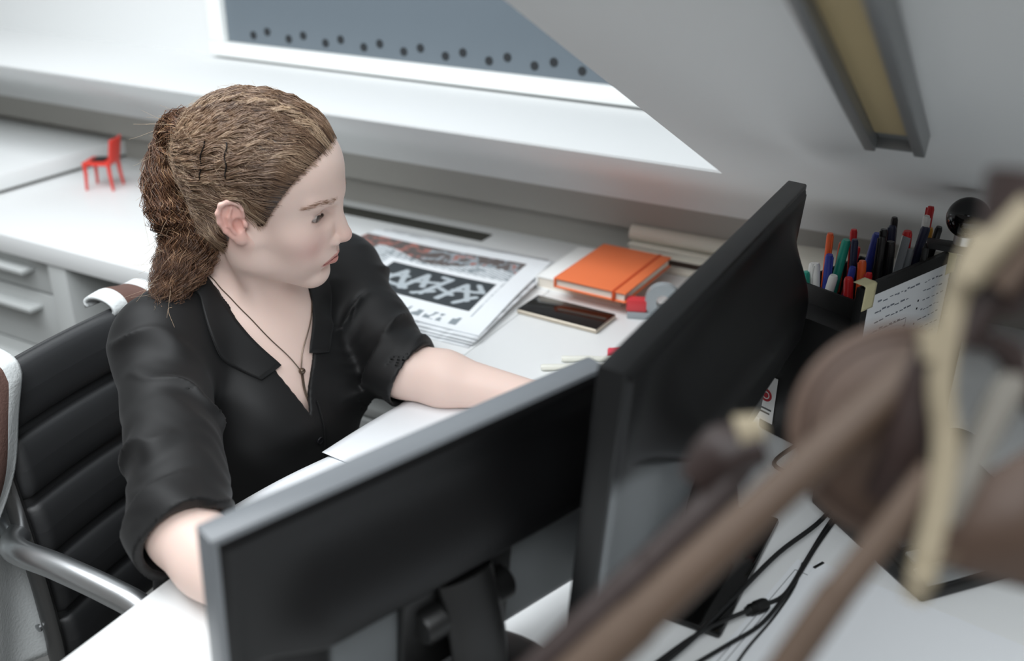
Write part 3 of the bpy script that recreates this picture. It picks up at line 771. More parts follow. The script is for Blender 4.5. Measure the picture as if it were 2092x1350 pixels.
# ---- arms and hands (built in the room frame)
def arm_mesh(J, E, Wr, hdir, side, step=0.0024):
    lo = np.minimum(np.minimum(J, E), Wr) - 0.16; hi = np.maximum(np.maximum(J, E), Wr) + 0.16
    hi = np.maximum(hi, Wr + np.array(hdir) * 0.2 + 0.03); lo = np.minimum(lo, Wr + np.array(hdir) * 0.2 - 0.05)
    A = Field(lo, hi, step)
    A.put(rcone(J, E, 0.046, 0.036)); m = E + (Wr - E) * 0.30
    A.put(rcone(E, m, 0.035, 0.0385), 0.03); A.put(rcone(m, Wr, 0.0385, 0.0245), 0.02)
    h = np.array(hdir, float); h /= np.linalg.norm(h); s_ = np.cross(UP, h) * side; s_ /= np.linalg.norm(s_)     # s_ points to the thumb side
    u = np.cross(h, s_) * (1 if np.cross(h, s_)[2] > 0 else -1)
    q = lambda a, b_, c: Wr + h * a + s_ * b_ + u * c
    R = np.stack([h, s_, u], 1)
    A.put(ell(q(0.020, 0.0, 0.0), (0.035, 0.026, 0.019), R), 0.015)
    A.put(ell(q(0.052, -0.002, 0.002), (0.046, 0.040, 0.0155), R), 0.012)
    for i, (b0, L) in enumerate(((0.028, 0.070), (0.009, 0.078), (-0.010, 0.073), (-0.028, 0.058))):
        r = (0.0086, 0.0088, 0.0084, 0.0074)[i]
        k0 = q(0.086 - 0.005 * abs(i - 1), b0, 0.004); k1 = q(0.086 + L * 0.48, b0 * 1.12, 0.010); k2 = q(0.086 + L * 0.78, b0 * 1.16, -0.002); k3 = q(0.086 + L * 0.95, b0 * 1.18, -0.016)
        chain(A, [q(0.05, b0 * 0.8, 0.002), k0, k1, k2, k3], [r, r * 1.05, r, r * 0.93, r * 0.78], 0.004)
    chain(A, [q(0.018, 0.020, -0.002), q(0.045, 0.042, -0.006), q(0.070, 0.050, -0.012), q(0.092, 0.047, -0.018)], [0.013, 0.0115, 0.0098, 0.0080], 0.006)
    return A.mesh(1)
aR = arm_mesh(JR, ER, WR, (0.36, -0.93, 0.0), 1); aL = arm_mesh(JL, EL, WL, (1, 0.05, 0.0), -1)
# ---- trunk below the chest
TF = Field((-1.13, 0.74, 0.40), (-0.74, 1.17, 0.90), 0.006)
TF.put(ell(tw(0, 0, -0.14), (0.100, 0.140, 0.16))); TF.put(ell(tw(0, -0.02, -0.30), (0.095, 0.130, 0.15)), 0.05); TF.put(ell(tw(0, -0.02, -0.42), (0.11, 0.155, 0.10)), 0.05)
tV, tF = TF.mesh(1)
parts = [(HVw, HFq), aR, aL, (tV, tF)]
off = 0; VV = []; FF = []
for v, q in parts: VV.append(v); FF.append(q + off); off += len(v)
VV = np.concatenate(VV); FF = np.concatenate(FF)
SKIN = mat('fair_skin', rgb(232, 200, 184), 0.46, attr='Col', sss=0.12, bump=0.05, bscale=700, bdist=0.001, spec=0.4)
person = quadmesh('person', VV, FF, SKIN)
tag(person, 'person in a black blouse with rolled sleeves leaning on the desk behind two monitors', 'person')
# skin tones painted from anatomy (lips, cheeks, ears, brows, scalp)
def gz(x, a): return np.exp(-(x / a) ** 2)
col = np.tile(np.array(rgb(238, 211, 199)), (len(VV), 1))
x, y, z = headV[:, 0], np.abs(headV[:, 1]), headV[:, 2]
c = col[:NHEAD]
def blend(w_, rgbc):
    global c
    w_ = np.clip(w_, 0, 1)[:, None]; c = c * (1 - w_) + np.array(rgb(*rgbc)) * w_
blend(0.42 * gz(x - 0.078, .026) * gz(y - 0.042, .022) * gz(z + 0.022, .022), (226, 150, 142))
blend(0.35 * gz(x - 0.116, .010) * gz(y, .012) * gz(z + 0.020, .012), (224, 152, 142))
blend(0.60 * gz(x + 0.008, .028) * (y > 0.069) * gz(z - 0.004, .036), (226, 146, 132))
lipw = np.clip(1.35 - ((y / 0.0235) ** 2 + ((z + 0.0562 + 0.0025 * (y / 0.02) ** 2) / 0.0078) ** 2), 0, 1) * (x > 0.082)
blend(np.clip(lipw * 2.5, 0, 0.85), (206, 132, 124))
blend(0.9 * (np.abs(z + 0.0558 + 0.0035 * np.clip(y / 0.022, 0, 1) ** 2) < 0.0012) * (y < 0.024) * (x > 0.085), (140, 70, 66))
brow = np.clip(1.25 - ((z - (0.0405 + 0.10 * (y - 0.012) - 2.2 * np.clip(y - 0.036, 0, 1) ** 1.5)) / 0.0030) ** 2, 0, 1) * ((y > 0.016) & (y < 0.058)) * (x > 0.04)
blend(0.26 * brow, (150, 110, 88))
eyr = np.sqrt((y - 0.0305) ** 2 / 1.9 + (z - 0.0150) ** 2)
blend(0.25 * gz(eyr, 0.010) * (x > 0.07), (196, 140, 130))
hx = [-0.14, -0.07, -0.050, -0.030, -0.016, -0.006, 0.004, 0.018, 0.026, 0.036, 0.048, 0.060, 0.072, 0.082, 0.096]
hz_ = [-0.100, -0.100, -0.092, -0.072, -0.045, 0.030, 0.030, -0.008, -0.004, 0.022, 0.050, 0.074, 0.090, 0.100, 0.108]
def hairline(P):
    return P[:, 2] - np.interp(P[:, 0], hx, hz_)
hg = hairline(headV)
skd = SK.sample(headV)
blend(np.clip((hg + 0.002) / 0.012, 0, 1) * 0.85 * (np.abs(skd) < 0.002), (136, 100, 74))
col[:NHEAD] = c
paint(person, col)
# ------------------------------------------------------------------ eyes, lashes, brows
IRIS = mat('eye_surface', (1, 1, 1), 0.08, attr='Col', coat=0.6)
for sg in (1, -1):
    V = []; F = []; C = []
    ns, nr = 28, 24
    gaze = np.array([1, 0.05, -0.10]); gaze /= np.linalg.norm(gaze)
    a1 = np.cross((0, 0, 1), gaze); a1 /= np.linalg.norm(a1); a2 = np.cross(gaze, a1)
    for i in range(nr + 1):
        th = math.pi * i / nr
        for k in range(ns):
            ph_ = 2 * math.pi * k / ns
            d = gaze * math.cos(th) + (a1 * math.cos(ph_) + a2 * math.sin(ph_)) * math.sin(th)
            V.append(h2w(EYE * (1, sg, 1) + d * (ER_ + (0.0006 if th < 0.5 else 0))))
            dg = math.degrees(th)
            C.append(rgb(18, 14, 14) if dg < 11 else rgb(86, 84, 80) if dg < 27 else rgb(50, 48, 46) if dg < 31 else rgb(226, 214, 208))
    for i in range(nr):
        for k in range(ns): F.append((i * ns + k, i * ns + (k + 1) % ns, (i + 1) * ns + (k + 1) % ns, (i + 1) * ns + k))
    e = meshobj('eye', V, F, IRIS, person, True); paint(e, np.array(C))
LASH = mat('dark_lash', rgb(58, 40, 32), 0.6); BROWM = mat('brow_hair', rgb(150, 110, 82), 0.6)
def bundle(name, curves, rads, m, parent, cols=None, sides=3):
    """many thin tapered strands as one mesh; curves: (N,K,3)"""
    Cv = np.asarray(curves, float); N, K, _ = Cv.shape
    T = np.gradient(Cv, axis=1); T /= np.linalg.norm(T, axis=2, keepdims=True) + 1e-9
    ref = np.zeros_like(T); ref[..., 2] = 1; bad = np.abs(T[..., 2]) > 0.95; ref[bad] = (1, 0, 0)
    A = np.cross(T, ref); A /= np.linalg.norm(A, axis=2, keepdims=True) + 1e-9
    B = np.cross(T, A)
    R = np.asarray(rads, float)
    if R.ndim == 1: R = np.tile(R, (N, 1))
    V = np.stack([Cv + (A * math.cos(2 * math.pi * k / sides) + B * math.sin(2 * math.pi * k / sides)) * R[..., None] for k in range(sides)], 2)   # N,K,sides,3
    idx = np.arange(N * K * sides).reshape(N, K, sides)
    q = [np.stack([idx[:, :-1, k], idx[:, :-1, (k + 1) % sides], idx[:, 1:, (k + 1) % sides], idx[:, 1:, k]], -1).reshape(-1, 4) for k in range(sides)]
    o = quadmesh(name, V.reshape(-1, 3), np.concatenate(q), m, parent)
    if cols is not None:
        cc = np.repeat(np.asarray(cols)[:, None, :], K * sides, 1).reshape(-1, 3); paint(o, cc)
    return o
for sg in (1, -1):
    cur = []
    for i in range(34):
        t = i / 33; a = -1 + 2 * t
        p = EYE * (1, sg, 1) + np.array([0.0140 - 0.0060 * a * a, 0.0136 * a * sg, 0.0030 - 0.0034 * a * a + 0.0018 * a])
        d = np.array([0.0042, 0.0016 * a * sg, -0.0012]); cur.append([p, p + d * 0.5 + (0, 0, -0.0004), p + d + (0, 0, 0.0008)])
    bundle('eyelashes', h2w(np.array(cur)), [0.00030, 0.00024, 0.00006], LASH, person)
    cur = []
    for i in range(110):
        yy = rng.uniform(0.016, 0.057); zz = 0.0405 + 0.10 * (yy - 0.012) - 2.2 * max(0, yy - 0.036) ** 1.5 + rng.normal(0, 0.0011)
        p = np.array([[0.09 - 0.5 * max(0, yy - 0.02), yy * sg, zz]])
        for _ in range(4):
            d_, g_ = HF.sample(p, True); p = p - g_ * (d_[:, None] - 0.0002)
        d = np.array([-0.004 * yy / 0.03, 0.0055 * sg, 0.0012 + rng.normal(0, 0.0006)]); L = rng.uniform(0.6, 1.0)
        cur.append([p[0], p[0] + d * 0.5 * L + g_[0] * 0.0006, p[0] + d * L + g_[0] * 0.0003])
    bundle('eyebrow', h2w(np.array(cur)), [0.00013, 0.00012, 0.00005], BROWM, person)

# ------------------------------------------------------------------ hair
def noise3(P, s, seed):
    r = np.random.default_rng(seed); k = r.normal(size=(6, 3)) * s; ph_ = r.uniform(0, 6.28, 6)
    return np.sin(P @ k.T + ph_).mean(1) * 1.6
HAIR = mat('brown_hair', (1, 1, 1), 0.36, attr='Col', spec=0.55)
TIE = np.array([-0.103, -0.004, 0.062])
# cap under the strands: the scalp pushed outwards, thinning out towards the hairline
d_, g_ = SK.sample(headV, True)
sel = (hg > 0.006) & (headV[:, 2] > -0.115) & (np.abs(d_) < 0.0025) & ~((np.abs(headV[:, 1]) > 0.050) & (headV[:, 0] > -0.013) & (headV[:, 0] < 0.014) & (headV[:, 2] < 0.036))
fm = sel[HFq].all(1)
use = np.unique(HFq[fm]); remap = np.full(NHEAD, -1); remap[use] = np.arange(len(use))
thick = 0.0003 + 0.0042 * np.clip((hg[use] - 0.006) / 0.035, 0, 1)
capV = headV[use] + g_[use] * thick[:, None]
cap = quadmesh('hair', h2w(capV), remap[HFq[fm]], HAIR, person)
ccol = np.tile(np.array(rgb(64, 45, 34)), (len(capV), 1)); paint(cap, ccol)  # cap painted dark to give the shade between strands
# scalp strands flow back to the tie, waved, lying on the skull
NSC, KS = 9000, 24
rootok = np.nonzero((hg > -0.0015 + 0.002 * noise3(headV, 400, 31)) & (headV[:, 2] > -0.112) & (np.abs(d_) < 0.0025) & ~((np.abs(headV[:, 1]) > 0.050) & (headV[:, 0] > -0.012) & (headV[:, 0] < 0.012) & (headV[:, 2] < 0.036)))[0]
cand = rootok[rng.integers(0, len(rootok), NSC * 4)]
dist = np.linalg.norm(headV[cand] - TIE, axis=1)
wgt = ((hg[cand] < 0.022) & (rng.random(len(cand)) < 0.9)) | (rng.random(len(cand)) < 0.30) | ((headV[cand, 0] < 0.0) & (headV[cand, 2] < 0.03))
cand = cand[wgt & (dist > 0.02)][:NSC]; NSC = len(cand)
p = headV[cand] + rng.normal(0, 0.0010, (NSC, 3)); g0 = hairline(p)
layer = rng.uniform(0.0020, 0.0078, NSC)
paths = np.zeros((NSC, KS, 3)); lat = np.zeros((NSC, KS, 3)); nor = np.zeros((NSC, KS, 3)); arc = np.zeros((NSC, KS))
total = np.linalg.norm(p - TIE, axis=1) * 1.12
stopf = rng.uniform(0.75, 1.0, NSC)
stepl = total * stopf / (KS - 1)
for k in range(KS):
    dd, gg = SK.sample(p, True)
    rise = np.clip((k + 0.8) / 6.0, 0.22, 1.0)
    floor_ = 0.0007 + 0.0042 * np.clip((hairline(p) - 0.004) / 0.035, 0, 1)
    p = p + gg * (np.maximum(layer * rise, floor_ + 0.3 * layer * rise) - dd)[:, None]
    paths[:, k] = p; nor[:, k] = gg
    to = TIE - p; near = np.linalg.norm(to, axis=1, keepdims=True); to /= near + 1e-9
    # over the crown hair runs backwards first, at the sides it rises to the tie
    to = to + np.array([-0.35, 0, 0.10]) * np.clip(near - 0.05, 0, 0.1) * 6
    low = np.clip((0.046 - p[:, 2]) / 0.02, 0, 1) * (p[:, 0] > -0.012) * np.clip((0.040 - p[:, 0]) / 0.012, 0, 1); to = to + low[:, None] * np.array([-0.1, 0, 1.1])      # arch over the ear
    t = to - gg * (to * gg).sum(1, keepdims=True); t /= np.linalg.norm(t, axis=1, keepdims=True) + 1e-9
    lat[:, k] = np.cross(gg, t); arc[:, k] = stepl * k
    p = p + t * np.minimum(stepl, near[:, 0])[:, None]
ph0 = noise3(paths[:, 6], 60, 3) * 3.0 + rng.normal(0, 0.22, NSC)
fr = 2 * math.pi / (0.034 + 0.007 * noise3(paths[:, 8], 40, 5))
amp = 0.0062 * np.clip((arc - 0.008) / 0.05, 0, 1) * (1 + 0.5 * noise3(paths[:, 8], 30, 9))[:, None]
wave = np.sin(arc * fr[:, None] + ph0[:, None])
paths = paths + lat * (amp * wave)[..., None] + nor * (0.45 * amp * np.sin(arc * fr[:, None] + ph0[:, None] + 1.4))[..., None]
# strands gather into flat locks
NL = 520
lead = rng.choice(NSC, NL, replace=False); near_l = np.zeros(NSC, int)
for i in range(0, NSC, 1000):
    near_l[i:i + 1000] = ((paths[i:i + 1000, None, 5] - paths[None, lead, 5]) ** 2).sum(2).argmin(1)
wk = 0.66 * np.clip((np.arange(KS) - 2) / 8.0, 0, 1)
far_ = np.linalg.norm(paths[:, 0] - paths[lead[near_l], 0], axis=1) < 0.022
lp = paths[lead[near_l]] + nor[lead[near_l]] * rng.normal(0, 0.0006, (NSC, 1, 1))
paths = np.where(far_[:, None, None], paths * (1 - wk[None, :, None]) + lp * wk[None, :, None], paths)
ltone = rng.normal(0, 0.11, NL)[near_l]
rad = 0.00039 * np.interp(np.linspace(0, 1, KS), [0, 0.15, 0.85, 1], [0.45, 1, 1, 0.35])
base = np.array(rgb(130, 102, 80)); lightc = np.array(rgb(200, 175, 147)); darkc = np.array(rgb(68, 48, 37))
tone = np.clip(0.5 + 0.16 * noise3(paths[:, 10], 110, 21) + rng.normal(0, 0.15, NSC) + ltone, 0, 1)
hc = np.where(tone[:, None] < 0.5, darkc + (base - darkc) * (tone[:, None] * 2), base + (lightc - base) * (tone[:, None] * 2 - 1))
hs = bundle('hair_strands', h2w(paths.reshape(-1, 3)).reshape(NSC, KS, 3), rad, HAIR, cap, hc); tag(hs, kind='stuff')
# short baby hairs and fly-aways
fly = []
for i in range(420):
    j = rng.integers(0, NSC); k = rng.integers(2, KS - 4)
    a = paths[j, k]; n_ = nor[j, k]; t_ = paths[j, k + 3] - paths[j, k]; t_ /= np.linalg.norm(t_) + 1e-9
    L = rng.uniform(0.008, 0.026); b_ = lat[j, k] * rng.normal(0, 0.6)
    fly.append([a + (t_ * s_ + b_ * s_ * s_) * L + n_ * (0.0035 * math.sin(s_ * 2.6) + 0.003 * s_) for s_ in np.linspace(0, 1, 8)])
fo = bundle('fly_away_hair', h2w(np.array(fly).reshape(-1, 3)).reshape(-1, 8, 3), np.linspace(0.00022, 0.00008, 8), HAIR, cap, np.tile(lightc, (len(fly), 1))); tag(fo, kind='stuff')
# ponytail
Tw = h2w(TIE)
guide = [h2w((-0.090, -0.003, 0.058)), Tw, np.array(at(378, 285, 1.28)), np.array(at(366, 350, 1.295)), np.array(at(384, 430, 1.31)), np.array(at(388, 500, 1.31)), np.array(at(352, 575, 1.29)), np.array(at(318, 640, 1.275))]
gp = np.array(catmull(guide, 8)); KP = len(gp)
gt = np.gradient(gp, axis=0); gt /= np.linalg.norm(gt, axis=1, keepdims=True)
ga = np.cross(gt, np.array([0.43, -0.79, 0.43])); ga /= np.linalg.norm(ga, axis=1, keepdims=True); gb = np.cross(gt, ga)
prof = np.interp(np.linspace(0, 1, KP), [0, 0.10, 0.20, 0.36, 0.55, 0.72, 0.86, 1.0], [0.012, 0.016, 0.026, 0.037, 0.044, 0.040, 0.024, 0.010])
NCL = 70
cl_r = np.sqrt(rng.random(NCL)) * 0.95; cl_t = rng.uniform(0, 2 * math.pi, NCL); cl_ph = rng.uniform(0, 6.28, NCL); cl_am = rng.uniform(0.0026, 0.0072, NCL); cl_w = rng.uniform(0.022, 0.036, NCL); cl_tone = rng.normal(0, 0.22, NCL)
NP_ = 4300
ci = rng.integers(0, NCL, NP_)
r_ = np.clip(cl_r[ci] + rng.normal(0, 0.16, NP_), 0, 1.12); t_ = cl_t[ci] + rng.normal(0, 0.28, NP_)
endf = np.clip(rng.normal(0.86, 0.07, NP_), 0.50, 1.0)
ss = np.linspace(0, 1, 28)
arcg = np.concatenate([[0], np.cumsum(np.linalg.norm(np.diff(gp, axis=0), axis=1))]); Lg = arcg[-1]
out = np.zeros((NP_, 28, 3))
for k, s0 in enumerate(ss):
    f_ = np.clip(s0 * endf, 0, 1); q = f_ * (KP - 1); i0 = np.minimum(q.astype(int), KP - 2); w_ = (q - i0)[:, None]
    lerp = lambda A: A[i0] * (1 - w_) + A[i0 + 1] * w_
    C0, A0, B0 = lerp(gp), lerp(ga), lerp(gb); rr = np.interp(f_, np.linspace(0, 1, KP), prof)
    am = cl_am[ci] * np.clip((f_ - 0.08) / 0.2, 0, 1) * (1 + 0.5 * f_)
    an = f_ * Lg / cl_w[ci] * 2 * math.pi + cl_ph[ci] + rng.normal(0, 0.02, NP_)
    rad_ = r_ * rr * (1 + 0.10 * np.sin(f_ * 16 + t_ * 2))
    out[:, k] = C0 + A0 * (rad_ * np.cos(t_) + am * np.sin(an))[:, None] + B0 * (rad_ * np.sin(t_) + am * np.cos(an * 0.97))[:, None]
prad = 0.00042 * np.interp(ss, [0, 0.05, 0.8, 1], [0.8, 1, 1, 0.3])
tone = np.clip(0.40 + cl_tone[ci] + rng.normal(0, 0.16, NP_), 0, 1)
pb, pl_, pd = np.array(rgb(114, 78, 55)), np.array(rgb(184, 146, 112)), np.array(rgb(58, 37, 26))
pc = np.where(tone[:, None] < 0.5, pd + (pb - pd) * (tone[:, None] * 2), pb + (pl_ - pb) * (tone[:, None] * 2 - 1))
# solid core so that no light shows through the tail
nc = int(KP * 0.84); cV, cF = tube_geo(list(gp[:nc]), prof[:nc] * np.interp(np.arange(nc), [0, nc * 0.7, nc - 1], [0.72, 0.66, 0.2]), 20)
tail = meshobj('ponytail', cV, cF, mat('hair_core', rgb(58, 36, 24), 0.7), person, True)
o = bundle('ponytail_strands', out, prad, HAIR, tail, pc); tag(o, kind='stuff')
fly = []
for i in range(420):
    j = rng.integers(0, NP_); k = rng.integers(5, 27); a = out[j, k]; dirr = rng.normal(0, 1, 3) + np.array([-0.7, -0.5, 0.1]); dirr /= np.linalg.norm(dirr)
    d2 = rng.normal(0, 1, 3); L = rng.uniform(0.015, 0.055); tg_ = out[j, min(k + 1, 27)] - out[j, k - 1]; tg_ /= np.linalg.norm(tg_) + 1e-9
    fly.append([a + tg_ * L * 0.5 * s_ + dirr * L * 0.7 * s_ ** 1.4 + d2 * 0.004 * math.sin(s_ * 4.5) for s_ in np.linspace(0, 1, 10)])
fo = bundle('fly_away_hair', np.array(fly), np.linspace(0.00028, 0.00012, 10), HAIR, tail, np.tile(lightc, (len(fly), 1))); tag(fo, kind='stuff')
# hair tie and two black hair pins on the side
tube('hair_tie', [h2w(TIE + np.array([0.004, 0.0135 * math.cos(a), 0.0135 * math.sin(a)])) for a in np.linspace(0, 2 * math.pi, 20)], 0.0035, mat('rose_hair_tie', rgb(150, 104, 96), 0.7), person, 8)
PIN = mat('black_hair_pin', rgb(12, 11, 11), 0.3)
for a0, a1 in (((-0.054, -0.060, 0.094), (-0.052, -0.075, 0.050)), ((-0.026, -0.060, 0.100), (-0.018, -0.075, 0.064))):
    pts = np.array([np.array(a0) + (np.array(a1) - np.array(a0)) * t for t in np.linspace(0, 1, 14)])
    for _ in range(4):
        dd, gg = SK.sample(pts, True); pts = pts + gg * (0.0094 - dd)[:, None]
    pts[:, 0] += 0.0012 * np.sin(np.linspace(0, 12, 14))
    tube('hair_pin', list(h2w(pts)), 0.0009, PIN, person, 6)
# ------------------------------------------------------------------ clothes
SILK = mat('black_silky_cloth', rgb(11, 11, 12), 0.60, bump=0.05, bscale=1400, bdist=0.0006, spec=0.4, sheen=0.05)
def vnoise(P, s, seed): return noise3(P, s, seed)
SF = Field((-1.16, 0.52, 0.42), (-0.64, 1.26, 1.01), 0.0030)
Q = SF.put
Q(rcone(JR, JL, 0.056, 0.056))
Q(rcone(tw(0, -0.020, 0.04), tw(0, -0.01, -0.06), 0.066, 0.10), 0.03)
for sg in (1, -1):
    Q(rcone(tw(0.05 * sg, -0.022, 0.052), tw(0.145 * sg, -0.008, 0.012), 0.034, 0.045), 0.035)
    Q(ell(tw(0.066 * sg - 0.006, 0.062, -0.140), (0.068, 0.062, 0.070)), 0.06)
Q(ell(tw(-0.004, 0.0, -0.11), (0.106, 0.126, 0.15)), 0.05)
Q(rcone(tw(-0.05, 0.055, -0.17), tw(-0.05, 0.050, -0.36), 0.085, 0.10), 0.05)
Q(rcone(tw(0.03, 0.045, -0.17), tw(0.02, 0.040, -0.36), 0.070, 0.085), 0.05)
Q(ell(tw(-0.015, -0.015, -0.36), (0.125, 0.135, 0.16)), 0.05)
Q(rcone(tw(-0.115, -0.02, -0.20), tw(-0.13, 0.0, -0.40), 0.065, 0.085), 0.05)
# sleeves, loose and rolled up above the elbow
def sleeve(J, E, W_r, side, r0, r1):
    m = J * 0.45 + E * 0.55 + np.array([0, 0, -0.006])
    Q(rcone(J, m, r0, (r0 + r1) / 2), 0.035); Q(rcone(m, E * 0.93 + J * 0.07, (r0 + r1) / 2, r1), 0.02)
sleeve(JR, ER, WR, -1, 0.056, 0.056); sleeve(JL, EL, WL, 1, 0.054, 0.052)
# cloth folds: bands running round the sleeves, drag lines over the trunk
sl, X, Y, Z = SF.sub((-9, -9, -9), (9, 9, 9))
def folds(J, E, amp, n, tw_, seed, r):
    J = np.array(J); d = E - J; L = np.linalg.norm(d); d = d / L
    a = np.cross(d, UP); a /= np.linalg.norm(a); b_ = np.cross(d, a)
    px, py, pz = X - J[0], Y - J[1], Z - J[2]
    s_ = (px * d[0] + py * d[1] + pz * d[2]); u = px * a[0] + py * a[1] + pz * a[2]; v = px * b_[0] + py * b_[1] + pz * b_[2]
    th = np.arctan2(v, u); rr = np.sqrt(u * u + v * v)
    w_ = np.clip((s_ / L + 0.05) / 0.25, 0, 1) * np.clip((1.15 - s_ / L) / 0.1, 0, 1) * np.clip((r + 0.045 - rr) / 0.03, 0, 1)
    warp = 0.9 * np.sin(th * 2 + seed + s_ * 25) + 0.5 * np.sin(th * 3 - s_ * 55 + seed * 2)
    ph_ = s_ / L * n * 2 * math.pi + tw_ * th + warp * 1.2
    ridge = (1 - np.abs(np.sin(ph_ * 0.5))) ** 2.0
    gate = np.clip(0.45 + 0.75 * np.sin(th * 2.0 + s_ * 34 + seed * 3), 0, 1.2)
    fine = 0.25 * np.sin(ph_ * 2.3 + th * 2 + seed) * np.clip(s_ / L - 0.3, 0, 1)
    return amp * w_ * ((ridge - 0.30) * gate + fine * 0.5)
SF.D -= folds(JR, ER, 0.0105, 3.4, 1.0, 0.8, 0.06).astype(np.float32)
SF.D -= folds(JL, EL, 0.0100, 3.8, -1.0, 2.1, 0.06).astype(np.float32)
u_ = (X - S_[0]) * LF[0] + (Y - S_[1]) * LF[1]; f__ = (X - S_[0]) * FW[0] + (Y - S_[1]) * FW[1]; zz = Z - S_[2]
drag = np.sin(62 * (u_ * 0.8 + zz * 0.62) + 3 * np.sin(9 * zz + 2)) * np.clip((zz + 0.30) / 0.1, 0, 1) * np.clip((-0.02 - zz) / 0.06, 0, 1) * np.clip(f__ / 0.04, 0, 1)
SF.D -= (0.0022 * drag).astype(np.float32)
drape = np.sin(46 * u_ + 2.0 * np.sin(zz * 14)) * np.clip((-0.18 - zz) / 0.08, 0, 1)
SF.D -= (0.0030 * drape).astype(np.float32)
# rolled cuffs
def cuff(E, J, Wr, r, seed):
    ax = (Wr - E) * 0.55 / np.linalg.norm(Wr - E) + (E - J) * 0.45 / np.linalg.norm(E - J); ax /= np.linalg.norm(ax)
    c0 = E - ax * 0.034; c1 = E + ax * 0.016
    a = np.cross(ax, UP); a /= np.linalg.norm(a); b_ = np.cross(ax, a)
    def fn(X, Y, Z):
        px, py, pz = X - c0[0], Y - c0[1], Z - c0[2]
        s_ = px * ax[0] + py * ax[1] + pz * ax[2]; u = px * a[0] + py * a[1] + pz * a[2]; v = px * b_[0] + py * b_[1] + pz * b_[2]
        th = np.arctan2(v, u); rr = np.sqrt(u * u + v * v)
        Rr = r + 0.0022 * np.sin(3 * th + seed) + 0.0016 * np.sin(5 * th + s_ * 60)
        L = np.linalg.norm(c1 - c0)
        return np.maximum(rr - Rr, np.abs(s_ - L / 2) - L / 2) 
    Q((fn, np.minimum(c0, c1) - 0.08, np.maximum(c0, c1) + 0.08), 0.006)
    return c0, c1, ax
cR = cuff(ER + np.array([0.0, 0.0, 0.0]), JR, WR, 0.058, 0.5); cL = cuff(EL, JL, WL, 0.054, 1.7)
outer = SF.D.copy()
SF.D = np.maximum(outer, -(outer + 0.0065))                              # hollow garment
# neck opening: a V at the front running into the round of the neck
ax_, bx_ = tw(0, -0.035, 0.05), tw(0, 0.06, -0.01)
hw = np.clip((zz + 0.120) / 0.120, 0, 2.0) * 0.054
hw = np.minimum(hw, 0.058)
a0 = -0.026 + 0.10 * np.clip(zz + 0.120, 0, 0.16)
vcut = np.maximum(np.abs(u_ - a0) - hw, -(f__ - 0.005))
vcut = np.maximum(vcut, -(zz + 0.120))
ncut = np.maximum(np.sqrt((u_ / 1.0) ** 2 + ((f__ + 0.005) / 1.0) ** 2) - 0.062, -(zz - 0.0))
cut = np.minimum(vcut, ncut)
SF.D = np.maximum(SF.D, -cut.astype(np.float32))
# arm openings and hem
for c0, c1, ax in (cR, cL):
    Q(rcone(c1 - ax * 0.02, c1 + ax * 0.05, 0.0475, 0.0475), 0.004, '-')
SF.D = np.maximum(SF.D, (-(zz + 0.44)).astype(np.float32) + 0 * SF.D)
sV, sF = SF.mesh(1)
# keep the cloth off the table
low = (sV[:, 0] > -0.750) & (sV[:, 2] < 0.7435); sV[low, 2] = 0.7435
shirt = quadmesh('blouse', sV, sF, SILK, person)
shirt['label'] = 'black blouse with rolled sleeves'
def onshirt(P, h=0.002):
    P = np.array(P, float)
    T_ = Field((0, 0, 0), (0.001, 0.001, 0.001), 1.0); T_.lo, T_.step, T_.n, T_.D = SF.lo, SF.step, SF.n, outer
    for _ in range(4):
        d, g = T_.sample(P, True); P = P + g * (h - d)[:, None]
    return P, g
# collar: two flaps that lie along the neck opening
def collar(sg):
    A0 = lambda z: -0.026 + 0.10 * min(max(z + 0.120, 0), 0.16)
    H0 = lambda z: min(max((z + 0.120) / 0.120, 0) * 0.054, 0.058)
    vin = lambda z, e=0.0: A0(z) + sg * (H0(z) + e)
    inner = [tw(0, -0.072, 0.086), tw(0.044 * sg, -0.058, 0.086), tw(0.062 * sg, -0.008, 0.068), tw(vin(0.03, 0.004), 0.036, 0.032), tw(vin(-0.01, -0.003), 0.07, -0.010), tw(vin(-0.050, -0.010), 0.095, -0.050)]
    outer_ = [tw(0, -0.100, 0.045), tw(0.066 * sg, -0.080, 0.045), tw(0.100 * sg, -0.012, 0.036), tw(vin(0.02, 0.046), 0.040, 0.012), tw(vin(-0.02, 0.048), 0.075, -0.022), tw(vin(-0.062, 0.026), 0.095, -0.062)]
    ci, co = np.array(catmull(inner, 8)), np.array(catmull(outer_, 8))
    n = len(ci); G = np.zeros((n, 11, 3))
    for k in range(n):
        u = k / (n - 1)
        v = np.linspace(0, 1, 11)[:, None]; p = ci[k] * (1 - v) + co[k] * v
        q, _ = onshirt(p, 0.0030); w_ = np.clip(v * 2.2 + max(0, (u - 0.35) * 4), 0, 1)
        q = q + UP * (0.005 * np.sin(math.pi * np.clip(v, 0, 1)) * (1 - u)); G[k] = p * (1 - w_) + q * w_
    o = grid('collar', lambda u, v: tuple(G[int(round(u * (n - 1))), int(round(v * 10))]), n - 1, 10, SILK, shirt, True, 0.0022)
    return o
collar(1); collar(-1)
